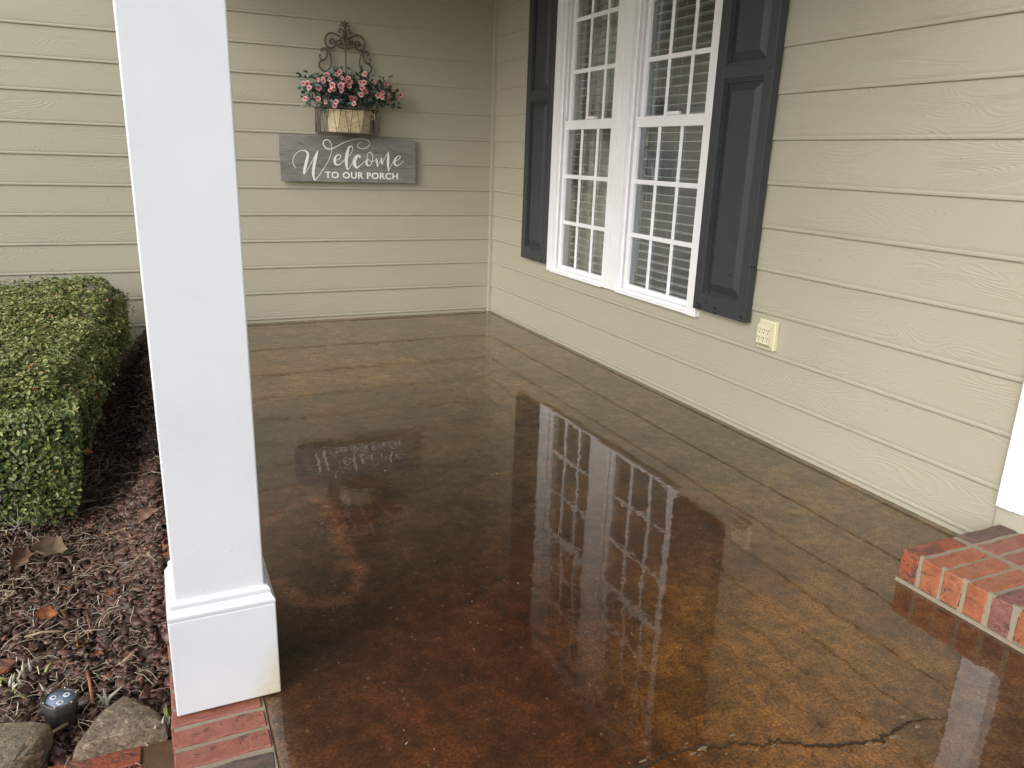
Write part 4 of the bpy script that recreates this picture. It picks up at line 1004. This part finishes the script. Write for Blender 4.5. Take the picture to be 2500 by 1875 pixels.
# ================================================================== BLINDS AND CURTAIN BEHIND THE GLASS
def blind(ya, yb, label, cords, tilt=0.0):
    root = empty('window_blind', (.115, (ya+yb)/2, 2.36)); tag(root, label, 'blind', 'white blinds inside the double window')
    mb = MB(); n = 5; w = .050; V = []; F = []
    for s_ in (0, 1):
        y = (ya-yb)/2*(1-2*s_)
        for i in range(n): u = i/(n-1)-.5; V.append((u*w, y, -.0016*(2*u)**2*1.0))
        for i in range(n): u = i/(n-1)-.5; V.append((u*w, y, -.0016*(2*u)**2-.0028))
    m_ = 2*n
    for i in range(n-1): F += [(i, i+1, m_+i+1, m_+i), (n+i+1, n+i, m_+n+i, m_+n+i+1)]
    F += [(0, m_, m_+n, n), (n-1, 2*n-1, m_+2*n-1, m_+n-1)]; F += [tuple(list(range(n))+list(range(2*n-1, n-1, -1))), tuple(m_+k for k in (list(range(n-1, -1, -1))+list(range(n, 2*n))))]
    mb.add(V, F); me = mb.mesh('slat', MAT['slat'])
    k = 0; z = .532
    while z < 2.30:
        inst('slat', me, root, (.113+random.uniform(-.001, .001), (ya+yb)/2, z), (random.uniform(-.003, .003), tilt+random.uniform(-.03, .03), random.uniform(-.003, .003))); z += .0463
    mb = MB(); mb.box(.085, .142, yb, ya, 2.31, 2.365); mb.build('head_rail', MAT['slat'], root, bevel=.002)
    for y in cords:
        mb = MB(); mb.tube([(.086, y, 2.31), (.086, y+.001, 1.4), (.086, y, .53)], .0013, 4); mb.build('cord', MAT['cord'], root)
    return root
blind(-1.099, -1.730, 'white slatted blind in front of the curtain, beside the porch corner', (-1.125, -1.16, -1.36, -1.64))
blind(-1.925, -2.566, 'white slatted blind over the dark room, beside the outlet side shutter', (-1.955, -1.990, -2.035, -2.215, -2.47))
def curtain():
    ys = np.linspace(-.86, -1.62, 140); zs = np.linspace(.30, 2.45, 14)
    Y, Zz = np.meshgrid(ys, zs); X = .235+.034*np.sin(Y*62+.5*np.sin(Zz*2))+.014*np.sin(Y*131+1)+.008*fbm(Y*9, Zz*2, 5)
    V = np.stack([X, Y, Zz], -1).reshape(-1, 3); n = len(ys); i = np.arange(len(V)).reshape(len(zs), n)
    F = np.stack([i[:-1, :-1], i[1:, :-1], i[1:, 1:], i[:-1, 1:]], -1).reshape(-1, 4)
    V2 = V+np.array([.003, 0, 0]); F2 = F[:, ::-1]+len(V)
    o = bpy.data.objects.new('curtain', raw_mesh('curtain', np.vstack([V, V2]), np.vstack([F, F2]), MAT['curtain'], True)); link(o)
    tag(o, 'pleated pale curtain hanging inside behind the corner window unit', 'curtain')
curtain()

# ================================================================== HEDGE
HX0, HX1, HY0, HY1, HZ = -4.05, -2.655, -2.74, -.22, .385
hedge = empty('boxwood_hedge', (-3.2, -1.5, GROUND))
tag(hedge, 'clipped small-leaved green hedge growing against the siding left of the column', 'hedge')
def hedge_x(y): return HX1-.10*np.clip((-y-1.2)/1.5, 0, 1)**1.2
def hedge_sampler(n, r):
    face = r.random(n); P = np.zeros((n, 3)); N = np.zeros((n, 3))
    y = HY0+(HY1-HY0)*r.random(n)**1.15; u = r.random(n)
    top = face < .54; side = (face >= .54) & (face < .76); front = (face >= .76) & (face < .94); left = face >= .94
    hx = hedge_x(y)
    P[top] = np.stack([HX0+(hx[top]-HX0)*u[top]**.75, y[top], np.full(top.sum(), HZ)], 1); N[top] = (0, 0, 1)
    zz = GROUND+.02+(HZ-GROUND-.02)*r.random(n)**.75
    und = .20*np.clip(1-(zz-GROUND)/.38, 0, 1)**1.3          # the sides fall back towards the stems
    P[side] = np.stack([hx[side]-und[side], y[side], zz[side]], 1); N[side] = (1, 0, -.15)
    xf = HX0+(hedge_x(np.array(HY0))-HX0)*u**.8
    P[front] = np.stack([xf[front]-und[front]*.3, HY0+und[front]*.45, zz[front]], 1); N[front] = (0, -1, -.1)
    P[left] = np.stack([HX0+und[left], y[left], zz[left]], 1); N[left] = (-1, 0, -.1)
    # rounded arrises and clumps
    for arr, ax, lim in ((P, 0, HX1),):
        ex = np.clip((P[:, 0]-(hx-.12))/.12, 0, 1); ez = np.clip((P[:, 2]-(HZ-.10))/.10, 0, 1); ey = np.clip(((HY0+.14)-P[:, 1])/.14, 0, 1)
        P[:, 2] -= .065*ex*ez*(ex+ez)/2; P[:, 0] -= .05*ex*ez; P[:, 2] -= .075*ey*ez; P[:, 1] += .05*ey*ez
    q = .048*fbm(P[:, 0]*5+P[:, 2]*3, P[:, 1]*5, 91)+.020*fbm(P[:, 0]*17, P[:, 1]*17+P[:, 2]*11, 95)
    dep = -r.random(n)**1.6*.085+.016*r.random(n)+np.where(r.random(n) < .06, .05*r.random(n)**2, 0)
    P += N*(q+dep)[:, None]
    # bare patches
    for bx, by, bz, rr_ in ((-2.76, -.55, .38, .10), (-3.05, -2.45, .08, .12), (-2.93, -2.05, .39, .06)):
        d = np.hypot(np.hypot(P[:, 0]-bx, P[:, 1]-by), P[:, 2]-bz); P[:, 2] = np.where((d < rr_) & (r.random(n) < .62), P[:, 2]-.10, P[:, 2])
    nr = N*.8+r.normal(size=(n, 3))*.55+np.array([0, 0, .45])
    return P, nr
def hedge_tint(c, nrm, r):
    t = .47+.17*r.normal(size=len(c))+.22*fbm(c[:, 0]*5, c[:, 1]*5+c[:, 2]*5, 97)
    k = np.clip((c[:, 2]-(HZ-.26))/.22, 0, 1); t += .04+.22*k*k*(3-2*k)     # new growth is yellower; the top is also tinted lighter as if sky-lit
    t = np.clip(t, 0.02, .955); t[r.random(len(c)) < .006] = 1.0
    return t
fol = leaves(100000, hedge_sampler, .0195, MAT['hedge'], 'foliage', 11, .52, .22, hedge_tint)
o = bpy.data.objects.new('foliage', fol); col.objects.link(o); child_local(o, hedge); tag(o, kind='stuff')
# the nearest leaves one by one
def single_leaf():
    V = np.array([(-.5, 0, 0), (-.3, .18, .05), (.02, .27, .08), (.30, .18, .04), (.5, 0, -.05), (.30, -.18, .04), (.02, -.27, .08), (-.3, -.18, .05), (-.3, 0, 0), (.02, 0, .01), (.30, 0, 0)])
    F = [(0, 8, 1), (8, 9, 2, 1), (9, 10, 3, 2), (10, 4, 3), (0, 7, 8), (7, 6, 9, 8), (6, 5, 10, 9), (5, 4, 10)]
    out = []
    for tn in (.3, .5, .66, .85):
        me = bpy.data.meshes.new('leaf'); me.from_pydata(V.tolist(), [], F); me.materials.append(MAT['hedge'])
        a = me.attributes.new('tint', 'FLOAT', 'FACE'); a.data.foreach_set('value', [tn]*len(F)); me.polygons.foreach_set('use_smooth', [True]*len(F)); out.append(me)
    return out
LM = single_leaf(); r_ = np.random.default_rng(77)
PP, NN = hedge_sampler(9000, r_); ok = (PP[:, 1] < -2.2) & (PP[:, 0] > -3.12) & (PP[:, 2] > -.12); PP, NN = PP[ok][:300], NN[ok][:300]
for i in range(len(PP)):
    q = Vector(NN[i]).to_track_quat('Z', 'X').to_euler(); v = Vector(PP[i])+Vector(NN[i]).normalized()*.012
    inst('leaf', LM[int(r_.integers(0, 4))], hedge, v, (q.x, q.y, q.z+r_.random()*6.28), .018+.008*r_.random())
# shaded heart of the hedge and its stems
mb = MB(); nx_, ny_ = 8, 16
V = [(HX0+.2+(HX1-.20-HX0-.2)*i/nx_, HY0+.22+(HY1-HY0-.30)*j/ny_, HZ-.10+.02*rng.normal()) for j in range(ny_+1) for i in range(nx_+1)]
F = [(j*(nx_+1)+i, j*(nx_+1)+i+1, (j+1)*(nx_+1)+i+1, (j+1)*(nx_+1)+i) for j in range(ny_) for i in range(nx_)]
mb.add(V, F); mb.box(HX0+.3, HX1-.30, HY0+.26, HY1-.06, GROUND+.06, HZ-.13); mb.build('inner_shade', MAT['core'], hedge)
for i in range(26):
    x = HX0+.7+(HX1-.16-HX0-.7)*rng.random(); y = HY0+.15+(HY1-HY0-.3)*rng.random()
    p = Vector((x, y, float(ground_z(x, y))-.02)); pts = [p]
    for k in range(4): p = p+Vector((rng.normal()*.03+.012, rng.normal()*.03-.005, .085)); pts.append(p)
    mb = MB(); mb.tube(pts, [.008, .007, .005, .004, .002], 5); mb.build('stem', MAT['twig'], hedge, True)
mb = MB()
for (bx, by, bz, n_, sp) in ((-2.76, -.55, .35, 26, .12), (-3.04, -2.62, .05, 34, .12), (-2.93, -2.05, .36, 12, .07), (-2.82, -2.5, -.02, 20, .12), (-3.0, -2.7, -.08, 14, .1)):
    for i in range(n_):
        p = Vector((bx+rng.normal()*.03, by+rng.normal()*.04, bz-.05)); pts = [p]; d = Vector((rng.normal(), rng.normal()-.6, abs(rng.normal())*.8+.2)).normalized()
        for k in range(3): d = (d+Vector((rng.normal(), rng.normal(), rng.normal()))*.35).normalized(); p = p+d*sp*.36; pts.append(p)
        mb.tube(pts, [.0019, .0016, .0012, .0007], 4, False)
tag(mb.build('bare_twigs', MAT['twig'], hedge), kind='stuff')

# ================================================================== MULCH, STRAW, LITTER
def scatter(n, r):
    x = np.where(r.random(n) < .74, -3.25+(-2.522+3.25)*r.random(n), -4.45+1.25*r.random(n)); y = -4.4+4.38*r.random(n)**.8
    return x, y
def in_poly(x, y, P):
    c = np.zeros(x.shape, bool); n = len(P)
    for i in range(n):
        (x1, y1), (x2, y2) = P[i], P[(i+1) % n]
        c ^= ((y1 > y) != (y2 > y)) & (x < (x2-x1)*(y-y1)/((y2-y1) or 1e-9)+x1)
    return c
def euler_mats(a, b, c):
    ca, sa, cb, sb, cc, sc = np.cos(a), np.sin(a), np.cos(b), np.sin(b), np.cos(c), np.sin(c)
    M = np.zeros((len(a), 3, 3))
    M[:, 0, 0] = cc*cb; M[:, 0, 1] = cc*sb*sa-sc*ca; M[:, 0, 2] = cc*sb*ca+sc*sa
    M[:, 1, 0] = sc*cb; M[:, 1, 1] = sc*sb*sa+cc*ca; M[:, 1, 2] = sc*sb*ca-cc*sa
    M[:, 2, 0] = -sb; M[:, 2, 1] = cb*sa; M[:, 2, 2] = cb*ca
    return M
def off_walk(x, y): return ~((x > -2.60) & (y < -3.975))
def mulch():
    r = np.random.default_rng(21); n = 38000; x, y = scatter(n, r)
    k = (off_walk(x, y) | (r.random(n) < .65)) & (~in_poly(x, y, BRICKQ) | (r.random(n) < .2)); x, y = x[k], y[k]; n = len(x)
    e = 2600; x = np.concatenate([x, -2.57+.105*r.random(e)]); y = np.concatenate([y, -3.86+3.75*r.random(e)**.7]); n = len(x)
    L = .008+.032*r.random(n)**1.7; Wd = L*(.40+.45*r.random(n)); T = .0025+.004*r.random(n)
    cube = np.array([(-1, -1, -1), (1, -1, -1), (1, 1, -1), (-1, 1, -1), (-1, -1, 1), (1, -1, 1), (1, 1, 1), (-1, 1, 1)], float)*.5
    B = cube[None]*np.stack([L, Wd, T], 1)[:, None]*(1+.32*r.normal(size=(n, 8, 3)))
    M = euler_mats(r.normal(size=n)*.45, r.normal(size=n)*.38, r.random(n)*6.28)
    V = np.einsum('nij,nkj->nki', M, B); z = ground_z(x, y)+.004+.012*r.random(n); z = np.where((x > -2.522) & (y > -3.9), .003+.008*r.random(n), z)
    V += np.stack([x, y, z], 1)[:, None]
    b = np.arange(n)[:, None]*8
    F = np.concatenate([b+np.array([q]) for q in ((0, 3, 2, 1), (4, 5, 6, 7), (0, 1, 5, 4), (1, 2, 6, 5), (2, 3, 7, 6), (3, 0, 4, 7))], 0)
    t = np.clip(r.beta(1.6, 2.2, n), 0, 1); t = np.where(r.random(n) < .03, .9+.1*r.random(n), t*.86)
    o = bpy.data.objects.new('bark_mulch', raw_mesh('bark_mulch', V.reshape(-1, 3), F, MAT['mulch'], False, np.tile(t, 6))); link(o)
    tag(o, 'wet reddish-brown bark mulch covering the bed beside the porch', 'mulch', kind='stuff')
mulch()
def straw():
    r = np.random.default_rng(23); n = 6800; x, y = scatter(n, r)
    dens = fbm(x*3.2, y*3.2, 101)*.5+.5
    k = off_walk(x, y) & (r.random(n) < .25+1.1*np.clip(dens-.25, 0, 1)) ; x, y = x[k], y[k]; n = len(x)
    L = .025+.085*r.random(n)**1.7; a = r.random(n)*6.28; a = np.where(r.random(n) < .35, r.normal(size=n)*.5+.3, a)
    bend = r.normal(size=n)*.36; z = ground_z(x, y)+.016+.010*r.random(n); rad_ = .0007+.0010*r.random(n)**2
    P = []; cx, cy = x-np.cos(a)*L/2, y-np.sin(a)*L/2; lift = .012*r.random(n)
    ns = 5
    for i in range(ns):
        t = i/(ns-1); aa = a+bend*(t-.5)*2; P.append(np.stack([cx, cy, z+lift*np.sin(math.pi*t)+.004*r.normal(size=n)], 1)); cx = cx+np.cos(aa)*L/(ns-1); cy = cy+np.sin(aa)*L/(ns-1)
    P = np.stack(P, 1); V = np.zeros((n, ns, 3, 3)); sx, sy = -np.sin(a), np.cos(a)
    for j in range(3):
        th = 2*math.pi*j/3+.5
        V[:, :, j] = P+np.stack([sx*np.cos(th)*rad_, sy*np.cos(th)*rad_, np.sin(th)*rad_], 1)[:, None]
    V = V.reshape(-1, 3); b = np.arange(n)[:, None]*(ns*3); F = []
    for i in range(ns-1):
        for j in range(3): F.append(b+np.array([[i*3+j, i*3+(j+1) % 3, (i+1)*3+(j+1) % 3, (i+1)*3+j]]))
    t = np.clip(.5+.28*r.normal(size=n), 0, 1)
    o = bpy.data.objects.new('pine_straw', raw_mesh('pine_straw', V, np.concatenate(F, 0), MAT['straw'], False, np.tile(t, (ns-1)*3))); link(o)
    tag(o, 'pale pine straw and dry stalks strewn over the mulch', 'straw', kind='stuff')
straw()
# larger dry stalks one can tell apart
def stalk(pts, r, mat, label):
    mb = MB(); mb.tube([(x, y, float(ground_z(x, y))+h) for x, y, h in pts], r, 5)
    o = mb.build('dry_stalk', MAT[mat], None, True); tag(o, label, 'dry stalk', 'dry stalks on the mulch'); return o
STK = [([(-2.90, -3.40, .020), (-2.855, -3.405, .024), (-2.80, -3.42, .02)], .0042, 'leaf_tan', 'thick tan dry stalk lying level beside the orange curled leaf'),
       ([(-2.745, -3.33, .03), (-2.735, -3.40, .028), (-2.722, -3.47, .02)], .0040, 'leaf_brown', 'brown dry stalk lying across the mulch between hedge and column'),
       ([(-2.88, -3.385, .02), (-2.845, -3.34, .028), (-2.82, -3.31, .026)], .0030, 'leaf_tan', 'short tan dry stalk propped on the thick stalk'),
       ([(-2.725, -3.66, .02), (-2.715, -3.72, .03), (-2.705, -3.80, .022)], .0045, 'leaf_orange', 'orange-tan dry stalk pointing at the larger flat stone'),
       ([(-2.83, -3.93, .03), (-2.795, -3.90, .045), (-2.755, -3.87, .04)], .0045, 'leaf_tan', 'split tan dry stalk lying between the garden light and the stones')]
for a in STK: stalk(*a)
def dry_leaf(x, y, size, rot, mat, label, curl=1.0, seed=0, lift=.02):
    r = np.random.default_rng(seed); nu, nv = 9, 7; V = []
    for i in range(nu):
        t = i/(nu-1)-.5
        for j in range(nv):
            s_ = (j/(nv-1)-.5)*2; w = .30*max(0.0, math.cos(math.pi*t*.96))**.8*(1+.22*math.sin(i*2.3+seed))
            X = t; Y = s_*w; Z = curl*(.95*s_*s_*w+.45*t*t*(1 if seed % 2 else -.4))+.05*math.sin(i*1.7+s_*2+seed)+.02*r.normal()
            V.append((X, Y, Z))
    V = np.array(V)*size; n = len(V)
    i = np.arange(n).reshape(nu, nv); F = np.stack([i[:-1, :-1], i[1:, :-1], i[1:, 1:], i[:-1, 1:]], -1).reshape(-1, 4)
    me = raw_mesh('dry_leaf', np.vstack([V, V-np.array([0, 0, .0006])]), np.vstack([F, F[:, ::-1]+n]), MAT[mat], True)
    o = inst('dry_leaf', me, None, (x, y, float(ground_z(x, y))+lift), rot); tag(o, label, 'dry leaf', 'dry leaves on the mulch'); return o
dry_leaf(-2.885, -2.93, .115, (.75, .35, .4), 'leaf_tan', 'large curled pale tan dry leaf under the end of the hedge', 1.5, 1, .045)
dry_leaf(-2.965, -2.93, .10, (.5, -.4, 1.2), 'leaf_brown', 'large dark brown dry leaf next to the pale curled leaf', 1.0, 2, .035)
dry_leaf(-2.855, -3.31, .062, (.9, .2, .1), 'leaf_orange', 'arched orange dry leaf lying above the thick tan stalk', 1.6, 3, .03)
dry_leaf(-2.862, -3.48, .075, (-.2, .3, .9), 'leaf_brown', 'flat reddish-brown dry leaf near the green sprouts', .6, 4, .02)
dry_leaf(-2.680, -3.28, .045, (.4, -.2, .5), 'leaf_orange', 'small orange dry leaf halfway between hedge and column', 1.3, 5, .02)
dry_leaf(-2.560, -3.05, .075, (.4, -.5, .2), 'leaf_brown', 'brown dry leaf caught against the brick edging behind the column', .9, 6, .03)
dry_leaf(-2.755, -3.52, .036, (.7, .5, 1.4), 'leaf_orange', 'star-like bright orange leaf scrap on the mulch', 1.2, 7, .022)
dry_leaf(-2.700, -3.60, .026, (.5, .2, .2), 'leaf_orange', 'tiny orange leaf scrap near the long pointing stalk', 1.0, 9, .02)
dry_leaf(-2.812, -3.16, .030, (.2, .4, 2.0), 'leaf_orange', 'tiny rust leaf scrap below the pale curled leaf', 1.0, 10, .02)
dry_leaf(-2.825, -3.985, .07, (.2, .6, .8), 'leaf_tan', 'narrow tan dry leaf standing between the two stones', 1.3, 8, .05)
dry_leaf(-2.770, -2.45, .045, (.5, .4, .6), 'leaf_orange', 'small orange leaf hanging low in the edge of the hedge', 1.0, 11, .22)

# ---- stones, loose bricks, garden light, sprouts
def stone(name, P, z0, z1, mat, label, seed, lean=(0, 0)):
    r = np.random.default_rng(seed); cx = np.mean([p[0] for p in P]); cy = np.mean([p[1] for p in P])
    bm = bmesh.new(); pts = []
    for x, y in P:
        for z, k in ((z0, .94), (z0+.45*(z1-z0), 1.02), (z1-.012, .98), (z1, .86)):
            pts.append(bm.verts.new((cx+(x-cx)*k, cy+(y-cy)*k, z+lean[0]*(x-cx)+lean[1]*(y-cy)+(r.normal()*.003 if z > z0 else 0))))
    pts.append(bm.verts.new((cx, cy, z1+.008)))
    h = bmesh.ops.convex_hull(bm, input=bm.verts)
    bmesh.ops.delete(bm, geom=[g for g in h['geom_interior'] if isinstance(g, bmesh.types.BMVert)], context='VERTS')
    bmesh.ops.triangulate(bm, faces=bm.faces); bmesh.ops.subdivide_edges(bm, edges=[e for e in bm.edges if e.calc_length() > .02], cuts=2, use_grid_fill=True)
    for v in bm.verts:
        f_ = float(fbm(np.array(v.co.x*28+v.co.z*19), np.array(v.co.y*28-v.co.z*13), seed)); v.co += v.co.__class__((0, 0, 1))*f_*.006+Vector((v.co.x-cx, v.co.y-cy, 0))*f_*.05
    bmesh.ops.recalc_face_normals(bm, faces=bm.faces)
    me = bpy.data.meshes.new(name); bm.to_mesh(me); bm.free(); me.materials.append(MAT[mat]); me.polygons.foreach_set('use_smooth', [True]*len(me.polygons)); me.set_sharp_from_angle(angle=rad(35))
    o = bpy.data.objects.new(name, me); link(o); tag(o, label, 'stone'); return o
stone('flat_stone', ROCK1, GROUND-.02, -.124, 'rock_grey', 'pointed flat grey-tan stone lying beside the brick edging', 5, (-.05, .05))
stone('garden_stone', ROCK2, GROUND-.03, -.108, 'rock_mossy', 'ochre and grey stone in front of the garden light', 8, (.0, .10))
def loose_brick(c, dims, rz, mat, label, seed):
    o = inst('loose_brick', brick_mesh('loose_brick', *dims, MAT[mat], seed), None, c, (0, .03, rz)); tag(o, label, 'brick'); return o
loose_brick((-2.692, -4.018, GROUND-.020), (.195, .062, .055), .02, 'brick_burnt', 'crumbling orange-red brick sunk in the mulch below the flat stone', 901)
loose_brick((-2.668, -4.084, GROUND-.022), (.150, .058, .055), -.03, 'brick_red', 'red brick at the end of the lower walkway', 903)
loose_brick((-2.985, -3.53, GROUND-.008), (.15, .09, .05), -.5, 'brick_burnt', 'worn brick half buried in mulch beside the green sprouts', 905)

LX, LY = -2.771, -3.842
light = empty('garden_light', (LX, LY, GROUND)); tag(light, 'small bronze three-bulb garden spotlight lying in the mulch', 'garden light')
rotl = Matrix.Translation((LX, LY, GROUND+.012)) @ Matrix.Scale(.84, 4) @ Euler((.06, .05, .3)).to_matrix().to_4x4()
def place(mb): mb.v = [tuple(rotl @ Vector(v)) for v in mb.v]; return mb
mb = MB(); n = 48; V = []; F = []
prof = [(.036, 0), (.0385, .004), (.0395, .050), (.043, .055), (.0445, .060), (.0445, .083), (.0425, .087), (.0385, .087), (.0375, .0835)]
for r0, z in prof:
    for j in range(n):
        a = 2*math.pi*j/n; lobe = .0035*max(0, math.cos(3*a*2))**3 if .002 < z < .0871 and r0 > .038 else 0
        V.append(((r0+lobe)*math.cos(a), (r0+lobe)*math.sin(a), z))
for i in range(len(prof)-1):
    for j in range(n): F.append((i*n+j, i*n+(j+1) % n, (i+1)*n+(j+1) % n, (i+1)*n+j))
F.append(tuple(range(n-1, -1, -1))); mb.add(V, F); place(mb).build('housing', MAT['fixture'], light, True)
mb = MB(); mb.lathe([(.0376, .080), (.0376, .0838), (.001, .0842)], n=36); place(mb).build('lens', MAT['lens'], light, True)
for k in range(3):
    a = 2.4+k*2.094; c = (.0195*math.cos(a), .0195*math.sin(a), 0)
    mb = MB(); mb.lathe([(.0095, .0838), (.0098, .0852), (.0075, .0856), (.0035, .0849)], c, 18); o = place(mb).build('bulb_cup', MAT['led'], light, True)
    mb = MB(); mb.lathe([(.0034, .0848), (.0034, .0857), (.0010, .0861)], c, 10); place(mb).build('bulb', MAT['fixture'], light, True)
for k in range(6):
    a = k*math.pi/3; mb = MB(); mb.lathe([(.0024, .0862), (.0024, .0885), (.0010, .0893)], (.0425*math.cos(a), .0425*math.sin(a), 0), 8); place(mb).build('screw', MAT['steel'], light, True)
# bulb sprouts and a blade of grass
def tuft(name, x, y, n_, hgt, mats, label, cat, seed, spread=.03):
    r = np.random.default_rng(seed); z = float(ground_z(x, y)); t = empty(name, (x, y, z)); tag(t, label, cat)
    for i in range(n_):
        bx, by = x+r.normal()*spread, y+r.normal()*spread*.8; h = hgt*(.5+.7*r.random()); lean = r.normal(size=2)*.35
        mb = MB(); mb.tube([(bx, by, z), (bx+lean[0]*h*.3, by+lean[1]*h*.3, z+h*.55), (bx+lean[0]*h, by+lean[1]*h, z+h)], [.0042, .0048, .0008], 5)
        mb.build('shoot', MAT[mats[i % len(mats)]], t, True)
tuft('bulb_sprouts', -2.882, -3.625, 20, .045, ('sprout_dry', 'sprout', 'sprout_dry'), 'pale green bulb shoots pushing through dry sheaths in the mulch', 'plant', 3)
tuft('grass_tuft', -2.553, -3.945, 5, .07, ('sprout', 'sprout_dry', 'sprout_dry'), 'thin tuft of grass growing between the flat stone and the brick edging', 'grass', 6, .014)
tuft('weed_tuft', -2.675, -3.80, 5, .05, ('sprout_dry', 'sprout_dry', 'sprout'), 'wispy dry weed growing behind the flat stone', 'plant', 9, .012)

# crumbs lying on the floor
mb = MB()
for i, (x, y) in enumerate(DEBRIS):
    n = 5; r0 = .0008+.0009*rng.random(); ln = 4.5 if i == 12 else 1.0+.8*rng.random(); a = rng.random()*3
    V = []
    for zz, kk in ((.0008, 1), (.0022, .6)):
        for j in range(n):
            u, v = r0*ln*kk*math.cos(6.283*j/n)*(.7+.5*rng.random()), r0*kk*math.sin(6.283*j/n)
            V.append((x+u*math.cos(a)-v*math.sin(a), y+u*math.sin(a)+v*math.cos(a), zz))
    mb.add(V, [tuple(n+j for j in range(n))]+[(j, (j+1) % n, n+(j+1) % n, n+j) for j in range(n)])
tag(mb.build('floor_crumbs', MAT['debris']), 'tiny pale crumbs scattered over the stained concrete floor', 'debris', kind='stuff')
